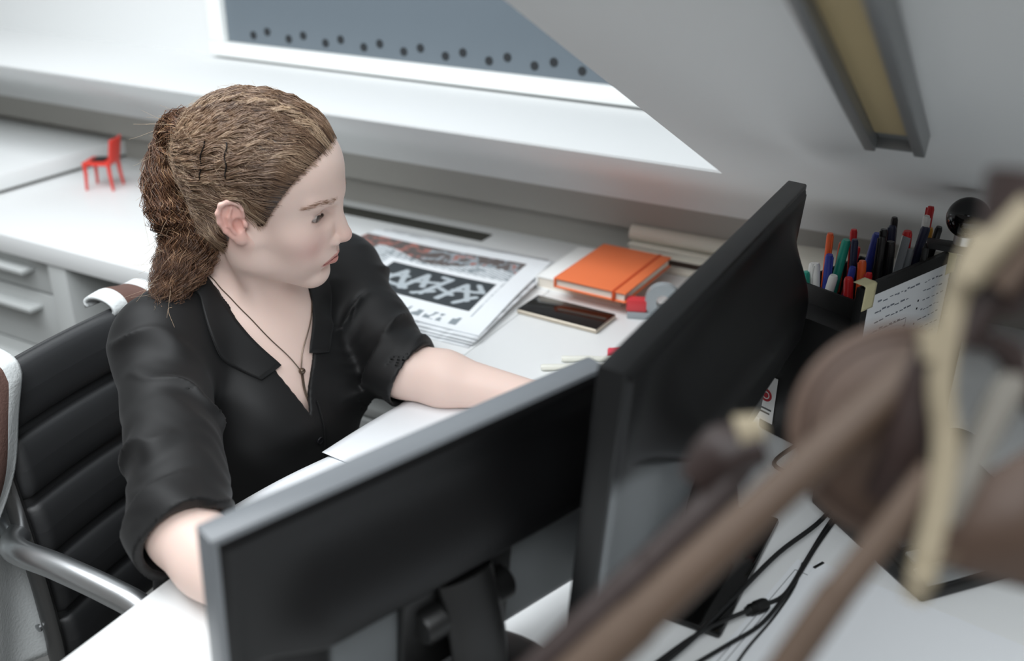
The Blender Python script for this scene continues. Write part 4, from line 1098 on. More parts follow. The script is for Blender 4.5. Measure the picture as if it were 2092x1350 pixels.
# placket edge with buttons
pk = np.array(catmull([tw(-0.020, 0.10, -0.125), tw(-0.012, 0.14, -0.16), tw(-0.008, 0.16, -0.22), tw(-0.006, 0.16, -0.30)], 8))
pk, g = onshirt(pk, 0.0012)
tube('placket_seam', list(pk), 0.0014, SILK, shirt, 6)
BTN = mat('black_button', rgb(30, 30, 33), 0.25)
bp, bg_ = onshirt(np.array([tw(-0.022, 0.15, -0.158), tw(-0.018, 0.16, -0.23)]), 0.0012)
for p_, n_ in zip(bp, bg_):
    qm = Matrix.Translation(Vector(p_)) @ Vector(n_).to_track_quat('Z', 'Y').to_matrix().to_4x4()
    lathe('button', [(0.0, 0.0), (0.0055, 0.0), (0.0058, 0.0012), (0.0050, 0.0022), (0.0038, 0.0016), (0.0, 0.0014)], BTN, shirt, 20, mtx=qm)
# necklace lying on the skin, slider and two hanging ends
CHN = mat('tarnished_silver', rgb(112, 98, 86), 0.35, metal=0.8)
def onskin(P, h=0.0012):
    q = w2h(np.array(P, float))
    for _ in range(4):
        d, g = HF.sample(q, True); q = q + g * (h - d)[:, None]
    return h2w(q)
drop = tw(-0.016, 0.10, -0.066)
nl = onskin(np.array(catmull([tw(-0.058, -0.030, 0.062), tw(-0.054, 0.030, 0.030), tw(-0.042, 0.070, -0.010), tw(-0.026, 0.085, -0.044), drop], 8)))
nr = onskin(np.array(catmull([tw(0.058, -0.030, 0.062), tw(0.054, 0.030, 0.030), tw(0.026, 0.070, -0.010), tw(-0.004, 0.085, -0.044), drop], 8)))
neckl = tube('necklace', list(nl) + list(nr[::-1]), 0.0008, CHN, person, 6)
e1 = onskin(np.array(catmull([drop, tw(-0.020, 0.1, -0.095), tw(-0.018, 0.1, -0.125)], 8)), 0.0016)
tube('hanging_chain', list(e1), 0.0009, CHN, neckl, 6); tube('hanging_chain', list(e1 + LF * 0.0024 + np.array([0, 0, -0.001])), 0.0009, CHN, neckl, 6)
dp = onskin(drop[None], 0.0035)[0]
lathe('slider_bead', [(0.0, -0.004), (0.003, -0.0036), (0.0046, -0.0015), (0.0046, 0.0015), (0.003, 0.0036), (0.0, 0.004)], CHN, neckl, 16, mtx=Matrix.Translation(Vector(dp)))
# trousers and shoes
LFd = Field((-1.16, 0.70, 0.0), (-0.35, 1.22, 0.58), 0.007)
LFd.put(ell(tw(0, -0.02, -0.43), (0.125, 0.17, 0.10)))
for sg in (1, -1):
    hp, kn, an = tw(0.085 * sg, 0.0, -0.44), tw(0.105 * sg, 0.40, -0.42), tw(0.11 * sg, 0.34, -0.83)
    LFd.put(rcone(hp, kn, 0.082, 0.060), 0.05); LFd.put(rcone(kn, an, 0.058, 0.042), 0.03)
lV, lF = LFd.mesh(1)
BLKT = mat('black_trouser_cloth', rgb(20, 20, 22), 0.8, bump=0.2, bscale=300)
quadmesh('trousers', lV, lF, BLKT, person)
for sg in (1, -1):
    a = tw(0.11 * sg, 0.34, -0.85); Fd = Field(a + (-0.14, -0.12, -0.05), a + (0.22, 0.12, 0.10), 0.005)
    Fd.put(rcone(a + (-0.03, 0, 0.0), a + FW * 0.15 + (0, 0, -0.008), 0.036, 0.030)); Fd.put(rcone(a, a + (0, 0, 0.06), 0.036, 0.040), 0.02)
    v, q = Fd.mesh(1); v[:, 2] = np.maximum(v[:, 2], 0.002); quadmesh('shoe', v, q, BLKP, person)
# ------------------------------------------------------------------ office chair
LEA = mat('black_grained_leather', rgb(42, 43, 45), 0.54, bump=0.14, bscale=420, bdist=0.001, spec=1.0)
ch = thing('office_chair', 'black ribbed leather office chair with chrome arms', 'chair', (-0.98, 0.885, 0.0))
CO = Vector(ch.location)
def cpt(y, t):
    """backrest centre surface, t from 0 (bottom) to 1 (top)"""
    x = -1.066 - 0.046 * t ** 1.2 + 0.012 * math.sin(math.pi * t); z = 0.415 + 0.455 * t
    x -= 0.030 * (1 - ((y - 0.885) / 0.25) ** 2)
    return x, y, z
y0, y1 = 0.640, 1.130
NR = 5
bkp = None
for k in range(NR):
    ta, tb = k / NR, (k + 1) / NR
    def pad(u, v, ta=ta, tb=tb):
        a = 2 * math.pi * v
        t = (ta + tb) / 2 + (tb - ta) / 2 * 0.985 * math.sin(a) * (1 - 0.12 * abs(math.sin(a)) ** 6)
        y = y0 + (y1 - y0) * u
        e = min(u, 1 - u); sc = min(1.0, (e / 0.02) ** 0.5 if e < 0.02 else 1.0)
        x, yy, z = cpt(y, t)
        th = 0.022 * abs(math.cos(a)) ** 0.62 * (1 if math.cos(a) > 0 else -0.55) * sc
        return (x + th * 0.97 - CO.x, yy - CO.y, z + th * 0.22 - CO.z)
    grid('back_pad', pad, 40, 24, LEA, ch)
grid('back_shell', lambda u, v: tuple(np.array(cpt(y0 + 0.004 + (y1 - y0 - 0.008) * u, 0.01 + 0.98 * v)) - np.array(CO)), 24, 24, LEA, ch, True, 0.008)
for y in (y0 - 0.008, y1 + 0.008):
    pts = [(-0.70, y, 0.37), (-0.86, y, 0.365), (-1.00, y, 0.385), (-1.062, y, 0.42)] + [cpt(y, t) for t in (0.15, 0.35, 0.6, 0.8, 1.0)]
    tube('side_rail', [(p[0] - CO.x, p[1] - CO.y, p[2] - CO.z) for p in catmull(pts, 5)], 0.017, STEEL, ch, 12, flat=0.55, up=(0, 1, 0))
for y in (y0 - 0.045, y1 + 0.030):
    s_ = -1 if y < 0.8 else 1
    pts = [(-1.075, y - s_ * 0.03, 0.655), (-1.04, y, 0.664), (-0.96, y, 0.668), (-0.87, y, 0.668), (-0.81, y, 0.660), (-0.775, y, 0.62), (-0.78, y, 0.54), (-0.80, y - s_ * 0.03, 0.42)]
    tube('armrest', [(p[0] - CO.x, p[1] - CO.y, p[2] - CO.z) for p in catmull(pts, 7)], 0.0165, CHROME, ch, 20)
tube('rear_crossbar', [(-1.075 - CO.x, y0 - 0.03 - CO.y, 0.655), (-1.16 - CO.x, y0 + 0.03 - CO.y, 0.655), (-1.17 - CO.x, 0.0, 0.66), (-1.16 - CO.x, y1 - 0.03 - CO.y, 0.655), (-1.075 - CO.x, y1 + 0.02 - CO.y, 0.655)], 0.008, CHROME, ch, 12, sm=6)
for y in (y0 - 0.018, y1 + 0.018):
    lathe('bolt', [(0.0, 0), (0.006, 0), (0.006, 0.003), (0.0, 0.004)], CHROME, ch, 12, mtx=Matrix.Translation((-1.075 - CO.x, y - CO.y, 0.50)) @ Matrix.Rotation(math.pi / 2 if y < 0.8 else -math.pi / 2, 4, 'X'))
def seat(u, v):
    a = 2 * math.pi * v; x = -1.05 + 0.50 * u; 
    return (x - CO.x, 0.235 * math.copysign(abs(math.cos(a)) ** 0.35, math.cos(a)), 0.350 + 0.012 * math.sin(u * 44) * 0.25 + 0.028 * math.sin(a))
grid('seat', seat, 36, 24, LEA, ch)
lathe('column', [(0.026, 0.09), (0.026, 0.24), (0.018, 0.25), (0.018, 0.325)], CHROME, ch, 20, loc=(0.16, 0, 0))
for k in range(5):
    a = 2 * math.pi * k / 5 + 0.3
    tube('base_arm', [(0.16, 0, 0.105), (0.16 + 0.15 * math.cos(a), 0.15 * math.sin(a), 0.09), (0.16 + 0.28 * math.cos(a), 0.28 * math.sin(a), 0.068)], [0.020, 0.016, 0.012], CHROME, ch, 10)
    lathe('caster', [(0.0, -0.022), (0.026, -0.022), (0.030, -0.012), (0.030, 0.012), (0.026, 0.022), (0.0, 0.022)], BLKP, ch, 18, mtx=Matrix.Translation((0.16 + 0.28 * math.cos(a), 0.28 * math.sin(a), 0.030)) @ Matrix.Rotation(math.pi / 2, 4, 'X') )
# striped garment thrown over the chair back
CLW = mat('off_white_cloth', rgb(226, 230, 230), 0.9, bump=0.5, bscale=260, bdist=0.002); CLB = mat('brown_cloth', rgb(104, 78, 70), 0.9, bump=0.5, bscale=300, bdist=0.002)
def garment(u, v):
    # u: along the chair top (0 near end), v: from the front hem over the top to the rear hem
    y = 0.545 + 0.140 * u
    if v < 0.42:
        fr = 1.0 - v / 0.42
        x, _, z = cpt(max(y, y0), 1.0 - 0.56 * fr); x += 0.036 + 0.006 * math.sin(u * 9 + fr * 4); y -= 0.17 * fr ** 1.5 + 0.006 * math.sin(fr * 9)
    elif v < 0.55:
        t = (v - 0.42) / 0.13; a = math.pi * t
        x0_, _, z0_ = cpt(max(y, y0), 1.0); x = x0_ + 0.036 * math.cos(a); z = z0_ + 0.004 + 0.014 * math.sin(a)
    else:
        t = (v - 0.55) / 0.45; x, _, z = cpt(max(y, y0), 1.0 - 0.98 * t); x -= 0.040 + 0.01 * math.sin(u * 7 + t * 5)
    return (x, y, z)
g_o = grid('striped_throw', garment, 44, 90, CLW, None, True, 0.006); g_o.data.materials.append(CLB)
for i, p in enumerate(g_o.data.polygons):
    u = (i % 44 + .5) / 44
    if 0.44 < u < 0.82 and (i // 44) < 52: p.material_index = 1
tag(g_o, 'off white and brown striped garment hung over the near end of the chair back', 'garment'); rebase(g_o)
def garment2(u, v):
    y = 0.868 + 0.085 * u; a = math.pi * (1.25 * v - 0.12)
    x0_, _, z0_ = cpt(y, 1.0)
    return (x0_ - 0.012 + 0.030 * math.cos(a), y, z0_ - 0.002 + 0.018 * math.sin(a) * (0.75 + 0.25 * math.sin(u * 6)))
g2 = grid('scarf', garment2, 24, 18, CLW, None, True, 0.006); g2.data.materials.append(CLB)
for i, p in enumerate(g2.data.polygons):
    if 0.30 < (i % 24 + .5) / 24 < 0.8: p.material_index = 1
tag(g2, 'pale scarf lying over the top of the chair back beside the black sleeve', 'scarf'); rebase(g2)
# ------------------------------------------------------------------ pen organiser with a taped note
A_ROT = math.atan2(-0.38, 0.925)
MB = mat('matt_black_board', rgb(17, 17, 17), 0.55, bump=0.04, bscale=300)
og = thing('pen_organiser', 'stepped black pen organiser behind the tall monitor', 'pen holder', (-0.274, 1.225, 0.74), A_ROT)
box('front_block', (0, 0, 0), (0.118, 0.045, 0.188), MB, og, 0.004)
for lo, hi in (((0, 0.046, 0), (0.118, 0.050, 0.212)), ((0, 0.190, 0), (0.118, 0.194, 0.212)), ((0, 0.050, 0), (0.004, 0.190, 0.212)), ((0.114, 0.050, 0), (0.118, 0.190, 0.212)), ((0.004, 0.050, 0), (0.114, 0.190, 0.005))):
    box('wall_panel', lo, hi, MB, og, 0.0008)
tg = box('sticker', (-0.012, -0.0012, 0.016), (0.024, -0.0004, 0.086), WHT, og)
ring('round_mark', 0.0, 0.0095, Matrix.Translation((0.009, -0.0016, 0.056)), REDL, tg)
ring('round_mark_ring', 0.0042, 0.0058, Matrix.Translation((0.009, -0.0019, 0.056)), WHT, tg)
for i in range(2): box('print_line', (-0.002 + 0.002 * i, -0.0016, 0.034 - 0.006 * i), (0.020 - 0.002 * i, -0.0011, 0.0365 - 0.006 * i), INK, tg)
fl = thing('document_holder', 'upright black document holder with a note taped to it', 'document holder', (-0.274, 1.225, 0.74), A_ROT)
box('back_board', (0.1200, -0.004, 0.0), (0.1245, 0.200, 0.255), MB, fl, 0.001)
box('front_board', (0.1275, -0.004, 0.0), (0.1320, 0.200, 0.259), MB, fl, 0.001)
box('spine', (0.1200, -0.0075, 0.0), (0.1320, -0.004, 0.255), MB, fl, 0.001)
# the note (handwritten: uneven short strokes, no readable words in the photo either)
nt_ = thing('note', 'white handwritten note taped onto the black document holder', 'note', (-0.274, 1.225, 0.74), A_ROT)
box('sheet', (0.1324, 0.004, 0.105), (0.1329, 0.193, 0.243), PAPER, nt_)
TAPE = mat('cream_masking_tape', rgb(214, 206, 164), 0.6, bump=0.1, bscale=300)
for y0_, y1_, tl in ((-0.010, 0.014, 0.25), (0.180, 0.202, -0.2)):
    def tp(u, v, a=y0_, b_=y1_, tl=tl):
        # strip that folds over the board's top edge
        s_ = v * 0.050; y = a + (b_ - a) * u + tl * (s_ - 0.02) * 0.2
        if s_ < 0.032: return (0.1334, y, 0.228 + s_)
        return (0.1334 - (s_ - 0.032), y, 0.2605)
    grid('tape', tp, 6, 16, TAPE, nt_, True, 0.0006)
PENC = mat('pencil_grey', rgb(120, 126, 136), 0.8); INKB = mat('black_ink', rgb(36, 36, 44), 0.7)
def stroke(y, z, w, h=0.0011, m=PENC, tilt=0.0): box('pen_stroke', (0.1328, y, z), (0.1332, y + w, z + h), m, nt_, 0, mtx=Matrix.Translation((0, 0, 0)))
rr = random.Random(5)
for r_ in range(8):
    z = 0.230 - 0.0135 * r_; y = 0.022 + rr.uniform(0, 0.004)
    while y < (0.098 if r_ not in (0,) else 0.11):
        w_ = rr.uniform(0.003, 0.010); stroke(y, z + rr.uniform(-0.0012, 0.0012), w_, rr.uniform(0.0008, 0.0024)); y += w_ + rr.uniform(0.0015, 0.005)
    y = 0.130 + rr.uniform(0, 0.006)
    while y < 0.178:
        w_ = rr.uniform(0.003, 0.009); stroke(y, z + rr.uniform(-0.0012, 0.0012), w_, rr.uniform(0.0008, 0.0022)); y += w_ + rr.uniform(0.002, 0.006)
for z in (0.205, 0.194, 0.172, 0.162, 0.152): stroke(0.122, z, 0.0028, 0.0028, INKB)
for a, b_, z in ((0.018, 0.100, 0.189), (0.018, 0.100, 0.167), (0.116, 0.190, 0.136)): stroke(a, z, b_ - a, 0.0006)
for y, z0_, z1_ in ((0.018, 0.167, 0.189), (0.100, 0.167, 0.189), (0.116, 0.108, 0.136)): stroke(y, z0_, 0.0006, z1_ - z0_)
# pens standing in the organiser
pcol = {k: mat('pen_' + k, c_, 0.35) for k, c_ in dict(red=rgb(200, 40, 44), orange=rgb(226, 96, 48), yellow=rgb(222, 160, 56), blue=rgb(52, 66, 150), navy=rgb(34, 40, 66), teal=rgb(40, 150, 130), white=rgb(226, 226, 222), black=rgb(22, 22, 24), maroon=rgb(110, 30, 48), grey=rgb(126, 130, 134), wood=rgb(222, 160, 120)).items()}
specs = [('yellow', 'orange', 0.018, 0.085, 0.275), ('orange', 'orange', 0.026, 0.100, 0.262), ('navy', 'teal', 0.034, 0.084, 0.272), ('black', 'red', 0.040, 0.108, 0.280), ('red', 'red', 0.046, 0.094, 0.262), ('blue', 'blue', 0.030, 0.072, 0.252), ('navy', 'navy', 0.056, 0.088, 0.276), ('navy', 'blue', 0.060, 0.072, 0.244), ('orange', 'orange', 0.076, 0.080, 0.252), ('white', 'white', 0.012, 0.062, 0.236), ('white', 'white', 0.022, 0.060, 0.236), ('teal', 'teal', 0.008, 0.058, 0.224), ('blue', 'white', 0.036, 0.060, 0.228), ('black', 'black', 0.078, 0.112, 0.290), ('black', 'black', 0.086, 0.100, 0.282), ('grey', 'black', 0.092, 0.116, 0.276), ('wood', 'red', 0.076, 0.058, 0.236), ('red', 'red', 0.092, 0.060, 0.246), ('wood', 'black', 0.098, 0.056, 0.228), ('maroon', 'red', 0.096, 0.140, 0.288), ('navy', 'navy', 0.100, 0.154, 0.292), ('red', 'white', 0.106, 0.164, 0.306), ('red', 'red', 0.100, 0.178, 0.312), ('black', 'black', 0.108, 0.184, 0.290), ('grey', 'grey', 0.104, 0.128, 0.268), ('black', 'navy', 0.070, 0.150, 0.282), ('black', 'black', 0.060, 0.170, 0.290), ('blue', 'blue', 0.050, 0.130, 0.276), ('orange', 'yellow', 0.098, 0.186, 0.284)]
place = ['at the left corner', 'beside the yellow one', 'among the orange pens', 'in the left group', 'in the middle of the left group', 'leaning at the front left', 'standing tall in the middle', 'low in the middle', 'upright in the front row', 'low at the front left', 'second at the front left', 'at the outermost left', 'short in the front row', 'tallest at the back', 'at the back middle', 'in the back middle', 'at the front right', 'thick at the front right corner', 'at the front right corner', 'behind the note', 'just behind the note holder', 'in the tall group behind the note', 'tallest behind the note', 'at the far right behind the note', 'just right of the pale ruler', 'hidden at the back', 'at the far back', 'in the back row', 'under the black ball']
for (bc, cc, lx, ly, hh), pl_txt in zip(specs, place):
    ly = min(max(ly, 0.058), 0.182); lx = min(max(lx, 0.012), 0.106)
    d = Vector(((rr.uniform(-1, 1)) * 0.026, rr.uniform(-0.6, 1) * 0.020, 0))
    R_ = Matrix.Rotation(A_ROT, 4, 'Z')
    o0 = Vector(og.location)
    base = o0 + R_ @ Vector((min(max(lx - d.x * 1.2, 0.013), 0.105), min(max(ly - d.y, 0.058), 0.182), 0.0055)); top = o0 + R_ @ Vector((lx + d.x * 0.35, ly + d.y * 0.35, hh))
    pen('%s pen with %s cap %s of the organiser' % (bc, cc, pl_txt) if bc != cc else '%s pen %s of the organiser' % (bc, pl_txt), base, top, rr.choice((0.0040, 0.0046, 0.0052)), pcol[bc], pcol[cc], 'pens in the organiser', cap_frac=0.30)
ru = thing('ruler', 'pale flat ruler leaning out of the pen organiser', 'ruler', Vector(og.location) + Matrix.Rotation(A_ROT, 4, 'Z') @ Vector((0.088, 0.105, 0.006)), rot=(-0.06, 0.05, A_ROT))
box('blade', (-0.006, -0.001, 0), (0.006, 0.001, 0.280), pcol['grey'], ru, 0.0004)
box('edge_strip', (-0.006, -0.0014, 0), (-0.0046, 0.0014, 0.280), pcol['white'], ru)
# black ball lamp behind the note
bl = thing('ball_speaker', 'glossy black ball on a black bracket above the note', 'speaker', (-0.048, 1.306, 0.74))
def sph(name, c, r, m, par, ns=36, nr=24):
    V = []; F = []
    for i in range(nr + 1):
        for k in range(ns):
            a, b_ = math.pi * i / nr, 2 * math.pi * k / ns; V.append((c[0] + r * math.sin(a) * math.cos(b_), c[1] + r * math.sin(a) * math.sin(b_), c[2] + r * math.cos(a)))
    for i in range(nr):
        for k in range(ns): F.append((i * ns + k, (i + 1) * ns + k, (i + 1) * ns + (k + 1) % ns, i * ns + (k + 1) % ns))
    return meshobj(name, V, F, m, par, True)
sph('ball', (-0.019, 0.0, 0.320), 0.0258, BLKG, bl)
lathe('collar_ring', [(0.010, 0.284), (0.012, 0.286), (0.012, 0.298), (0.009, 0.300)], CHROME, bl, 20, loc=(-0.019, 0, 0))
prism('bracket', [(-0.062, 0.010), (-0.058, -0.012), (0.012, -0.016), (0.014, 0.016)], 0.276, 0.284, MB, bl, 0.0015)
box('bracket_leg', (-0.064, -0.012, 0.236), (-0.057, 0.010, 0.2765), MB, bl, 0.002)
box('post', (-0.016, -0.010, 0.006), (0.004, 0.010, 0.277), MB, bl, 0.003)
lathe('base', [(0.0, 0.0), (0.040, 0.0), (0.042, 0.003), (0.038, 0.007), (0.0, 0.007)], MB, bl, 32)
# cardboard box and folding easel behind the organiser
bx_ = thing('cardboard_box', 'grey cardboard box against the knee wall behind the pens', 'box', (-0.235, 1.60, 0.74), 0.1)
box('body', (-0.10, -0.05, 0), (0.10, 0.06, 0.11), CRM, bx_, 0.002); box('lid', (-0.102, -0.052, 0.11), (0.102, 0.062, 0.122), CRM, bx_, 0.002)
es = thing('folding_stand', 'thin dark folding stand leaning behind the tall monitor', 'stand', (-0.265, 1.45, 0.74), -0.2)
tube('strut', [(-0.05, 0, 0.0), (0.05, 0.03, 0.13)], 0.004, BLKP, es, 8); tube('strut', [(0.05, 0, 0.0), (-0.05, 0.03, 0.13)], 0.004, BLKP, es, 8); tube('crossbar', [(-0.05, 0.03, 0.13), (0.05, 0.03, 0.13)], 0.004, BLKP, es, 8)

# ------------------------------------------------------------------ telephone, papers and cables on the near part of the desk
tel = thing('telephone', 'black office telephone with silver keys at the right edge', 'telephone', (-0.015, 0.948, 0.74), math.radians(48.7))
TG = mat('phone_dark_grey', rgb(44, 45, 46), 0.35); TS = mat('phone_silver', rgb(150, 152, 152), 0.3, metal=0.5)
V = [(0, 0, 0), (0.21, 0, 0), (0.21, 0.20, 0), (0, 0.20, 0), (0, 0, 0.016), (0.21, 0, 0.016), (0.21, 0.20, 0.052), (0, 0.20, 0.052)]
bm = bmesh.new(); vs_ = [bm.verts.new(v) for v in V]
for f_ in ((0, 3, 2, 1), (4, 5, 6, 7), (0, 1, 5, 4), (1, 2, 6, 5), (2, 3, 7, 6), (3, 0, 4, 7)): bm.faces.new([vs_[i] for i in f_])
bmesh.ops.bevel(bm, geom=list(bm.edges), offset=0.005, segments=3, affect='EDGES', profile=0.5)
bm_obj('body', bm, BLKP, tel, True)
TT = Matrix.Translation((0, 0, 0.0165)) @ Matrix.Rotation(math.atan(0.036 / 0.20), 4, 'X')
box('silver_rim', (0.008, 0.004, 0.0), (0.202, 0.030, 0.0035), TS, tel, 0.0015, mtx=TT)
for i in range(8):
    for j in range(4):
        box('key', (0.014 + 0.023 * i, 0.036 + 0.021 * j, 0.0), (0.032 + 0.023 * i, 0.051 + 0.021 * j, 0.005), TS if j == 0 else TG, tel, 0.0012, mtx=TT)
box('display', (0.075, 0.122, 0.0), (0.195, 0.142, 0.003), SCREEN, tel, 0.001, mtx=TT)
hs_ = tube('handset', [(0.006, 0.165, 0.058), (0.030, 0.165, 0.068), (0.10, 0.165, 0.080), (0.175, 0.165, 0.068), (0.200, 0.165, 0.058)], [0.018, 0.021, 0.014, 0.021, 0.018], BLKP, tel, 16, sm=6)
def dpt(u, v, z=0.745):
    r = FWD + RIGHT * ((u - 1046.0) / 2034.0) + DOWN * ((v - 675.0) / 2034.0)
    return CAM + r * ((z - CAM.z) / r.z)
CBL = mat('black_cable_sheath', rgb(26, 27, 28), 0.45)
def cable(label, pts, r, z=None):
    P = [dpt(u, v, 0.74 + r + (0.0 if z is None else z)) for u, v in pts]
    o = tube('cable', [tuple(p) for p in P], r, CBL, None, 8, sm=6); rebase(o); tag(o, label, 'cable', 'cables on the desk'); return o
cable('thick black cable running along the black stand base', [(1735, 985), (1680, 1060), (1590, 1130), (1500, 1220), (1420, 1300), (1340, 1368)], 0.0028, 0.0105)
cable('black cable leading into the cable coupling from the wall side', [(1745, 1000), (1690, 1075), (1650, 1140), (1605, 1212), (1562, 1236)], 0.0024)
cable('black cable leaving the coupling towards the near desk edge', [(1528, 1247), (1470, 1272), (1410, 1305), (1330, 1362)], 0.0024, 0.0105)
cable('black cable curving over the white papers', [(1730, 1030), (1672, 1110), (1622, 1190), (1560, 1270), (1490, 1315), (1410, 1362)], 0.0022, 0.003)
cable('thin black cable ending on the drawing sheets', [(1640, 1150), (1622, 1200), (1580, 1262), (1530, 1320), (1500, 1362)], 0.0013, 0.003)
cable('black cable bent sharply beside the organiser', [(1690, 885), (1630, 908), (1582, 944), (1612, 968), (1660, 990), (1730, 1000)], 0.0028)
a, b_ = dpt(1526, 1249, 0.7475), dpt(1566, 1233, 0.7475)
cp = thing('cable_coupling', 'round black coupling joining two cables', 'coupling', (a + b_) / 2 - Vector((0, 0, 0.0075)))
q = (b_ - a).to_track_quat('Z', 'Y').to_matrix().to_4x4(); L = (b_ - a).length
lathe('sleeve', [(0.0, -L * .5), (0.005, -L * .5), (0.0058, -L * .3), (0.0058, -L * .1), (0.0074, -L * .05), (0.0074, L * .36), (0.006, L * .5), (0.0, L * .5)], BLKP, cp, 20, mtx=Matrix.Translation((0, 0, 0.0075)) @ q)
for k in range(3): lathe('rib', [(0.0058, -0.001), (0.0066, -0.0008), (0.0066, 0.0008), (0.0058, 0.001)], BLKP, cp, 20, mtx=Matrix.Translation((0, 0, 0.0075)) @ q @ Matrix.Translation((0, 0, -L * (0.14 + 0.08 * k))), cap=False)
# drawings
def plan(label, P0, ang, w, h, z, lines):
    e1 = Vector((math.cos(ang), math.sin(ang), 0)); e2 = Vector((math.sin(ang), -math.cos(ang), 0))
    o = thing('drawing_sheet', label, 'drawing', (P0[0], P0[1], z), ang)
    box('sheet', (0, -h, 0), (w, 0, 0.0006), PAPER, o)
    for x0_, y0_, x1_, y1_ in lines:
        d = Vector((x1_ - x0_, y1_ - y0_)); a_ = math.atan2(d.y, d.x)
        box('drawn_line', (0, -0.0003, 0.0005), (d.length, 0.0003, 0.0009), INK, o, 0, mtx=Matrix.Translation((x0_, y0_, 0)) @ Matrix.Rotation(a_, 4, 'Z'))
    return o
plan('lower drawing sheet peeking out beneath the cables', (-0.150, 0.960), math.radians(-10), 0.42, 0.50, 0.7402, [(0.006, -0.02, 0.006, -0.45), (0.012, -0.10, 0.012, -0.45), (0.006, -0.02, 0.20, -0.02)])
plan('upper drawing sheet with thin ruled lines near the telephone', (-0.128, 0.966), math.radians(-9), 0.60, 0.42, 0.7412, [(0.045, -0.18, 0.045, -0.40), (0.075, -0.145, 0.40, -0.145), (0.075, -0.145, 0.075, -0.40), (0.10, -0.30, 0.50, -0.30), (0.25, -0.145, 0.25, -0.40)])
clp = box('paper_clip_tab', (-0.1275, 0.950, 0.742), (-0.1245, 0.966, 0.7432), BLKP); rebase(clp); clp.rotation_euler[2] = -0.45; tag(clp, 'small black tab at the corner of the drawing sheets', 'tab')
# ------------------------------------------------------------------ wooden stick sculpture with leather, right in front of the lens
WOOD = mat('brown_stick_wood', rgb(86, 69, 56), 0.6, bump=0.3, bscale=40, var=0.25, vscale=14, stretch=(1, 1, 0.2))
WOODD = mat('dark_stick_wood', rgb(44, 31, 28), 0.55, bump=0.3, bscale=40, var=0.3, vscale=18)
LTH = mat('brown_leather_flap', rgb(84, 66, 55), 0.6, bump=0.2, bscale=120, var=0.15, vscale=20)
LTD = mat('dark_leather_edge', rgb(58, 40, 32), 0.6, bump=0.2, bscale=160)
STRP = mat('cream_strap', rgb(146, 135, 113), 0.7, bump=0.2, bscale=150, var=0.12, vscale=25)
GREY = mat('weathered_grey_stick', rgb(130, 126, 118), 0.7, bump=0.2, bscale=60)
root_p = at(1640, 1500, 0.48)
sc_ = thing('stick_sculpture', 'blurred brown sculpture of wooden sticks and leather flaps close to the lens', 'sculpture', (root_p.x, root_p.y, 0.74))
SO = Vector(sc_.location)
DS = 0.80                                                # how near the whole piece stands
def rel(p): return Vector(p) - SO
def stick(name, pts, r, m, flat=1.0, foot=False):
    P = [at(u, v, d * DS) for u, v, d in pts]; r = [k * DS for k in r]
    if foot:                                              # run on in the same direction until it stands on the desk
        d = (P[-1] - P[-2]).normalized(); d.z = min(d.z, -0.35); k = (P[-1].z - 0.745) / -d.z; P.append(P[-1] + d * k)
    return tube(name, [tuple(rel(p)) for p in catmull(P, 6)], r, m, sc_, 14, flat=flat)
stick('stick', [(1925, 700, 0.545), (1700, 905, 0.555), (1480, 1105, 0.565), (1270, 1300, 0.575), (1150, 1410, 0.58)], [0.010, 0.0115, 0.0125, 0.014, 0.014], WOOD, foot=True)
stick('stick', [(1545, 905, 0.60), (1440, 1040, 0.60), (1310, 1170, 0.605), (1160, 1310, 0.61)], [0.010, 0.010, 0.011, 0.011], WOODD, foot=True)
stick('stick', [(1905, 960, 0.53), (1800, 1100, 0.535), (1690, 1240, 0.54), (1585, 1390, 0.545)], [0.0075, 0.0085, 0.0095, 0.0100], WOOD, foot=True)
stick('joint_block', [(1420, 985, 0.605), (1480, 925, 0.60), (1560, 905, 0.595)], [0.012, 0.018, 0.013], WOODD)
stick('joint_cap', [(1505, 885, 0.592), (1560, 872, 0.59)], [0.011, 0.008], STRP)
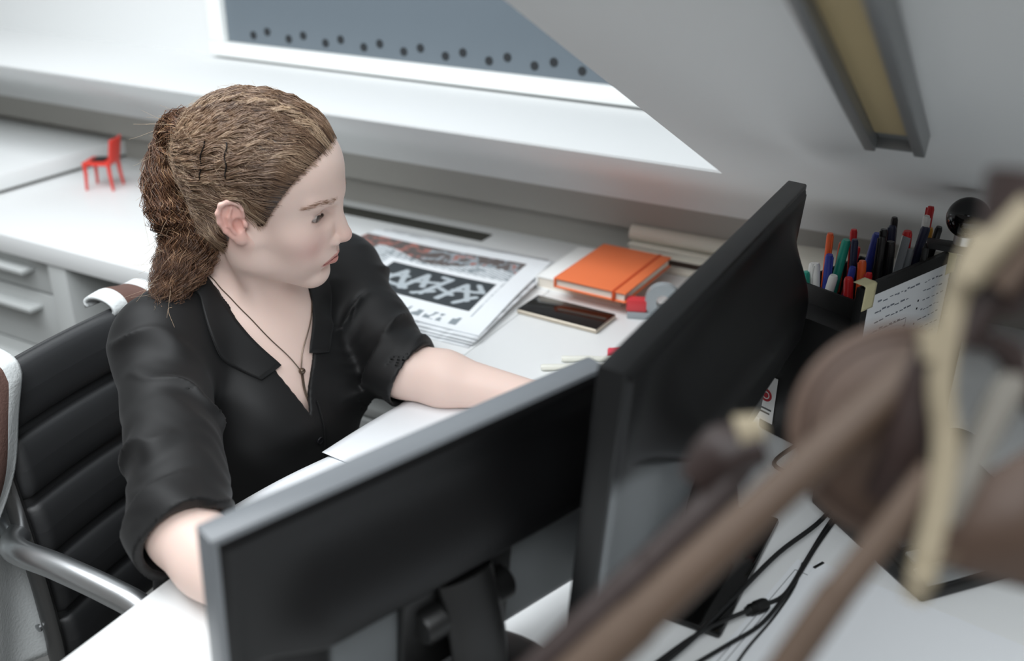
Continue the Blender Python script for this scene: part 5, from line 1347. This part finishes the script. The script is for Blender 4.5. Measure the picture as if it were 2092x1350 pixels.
# half-round leather flap with a raised dark edge
cflap = rel(at(1850, 885, 0.600 * DS)); rx, up_, nv = RIGHT, -DOWN, -FWD
def flap(u, v):
    a = math.radians(78 + 205 * u); r = 0.0635 * DS * v
    p = cflap + rx * (r * math.cos(a)) + up_ * (r * math.sin(a) * 1.0) + nv * (0.016 * (1 - v * v) + 0.010 * math.cos(a))
    return tuple(p)
grid('leather_flap', flap, 44, 14, LTH, sc_, True, 0.004)
edge = [flap(k / 44, 1.0) for k in range(45)]; tube('flap_edge', edge, 0.0032, LTH, sc_, 10)
edge = [tuple(Vector(flap(k / 44, 0.90)) + nv * 0.002) for k in range(45)]; tube('flap_seam', edge, 0.0013, LTD, sc_, 8)
def panel(u, v):
    q00, q10, q11, q01 = at(1960, 1000, 0.57 * DS), at(2200, 860, 0.56 * DS), at(2230, 1235, 0.57 * DS), at(1880, 1140, 0.575 * DS)
    p = (q00 * (1 - u) + q10 * u) * (1 - v) + (q01 * (1 - u) + q11 * u) * v
    return tuple(rel(p) + nv * 0.012 * math.sin(math.pi * u) * math.sin(math.pi * v))
grid('leather_panel', panel, 20, 16, LTH, sc_, True, 0.004)
stick('strap', [(2010, 470, 0.50), (1968, 560, 0.505), (1938, 660, 0.51), (1922, 790, 0.515), (1932, 900, 0.515), (1918, 1020, 0.515), (1890, 1140, 0.515), (1866, 1225, 0.515)], [0.0065, 0.0068, 0.0075, 0.0078, 0.0080, 0.0080, 0.0078, 0.0065], STRP, flat=0.35)
stick('strap_knot', [(1862, 1165, 0.512), (1885, 1180, 0.51), (1905, 1160, 0.512)], [0.004, 0.0075, 0.004], STRP)
for k in range(6): stick('strap_fibre', [(1880, 1160, 0.511), (1845 + 22 * k, 1150 - 8 * (k % 3), 0.508)], [0.0009, 0.0003], STRP)
stick('stick', [(1972, 575, 0.49), (2030, 505, 0.485), (2110, 420, 0.48)], [0.0065, 0.0068, 0.007], STRP)
stick('stick', [(1955, 700, 0.515), (2010, 620, 0.51), (2130, 505, 0.50)], [0.0095, 0.010, 0.011], WOODD)
stick('stick', [(2040, 590, 0.49), (2130, 480, 0.485)], [0.006, 0.007], WOOD)
stick('stick', [(2110, 730, 0.53), (2040, 830, 0.535), (1965, 985, 0.54), (1930, 1060, 0.545)], [0.0085, 0.0085, 0.008, 0.007], GREY)
stick('stick', [(2120, 360, 0.50), (2080, 520, 0.505), (2040, 640, 0.51)], [0.024, 0.020, 0.010], WOODD)
stick('stick', [(2150, 840, 0.535), (2060, 720, 0.53), (1990, 690, 0.525)], [0.012, 0.008, 0.005], WOODD)
stick('stick', [(1905, 690, 0.53), (1880, 780, 0.535), (1850, 900, 0.545), (1800, 1010, 0.56)], [0.007, 0.009, 0.012, 0.010], WOODD)
stick('bead', [(1898, 668, 0.52), (1908, 735, 0.52)], [0.0062, 0.0062], STRP)
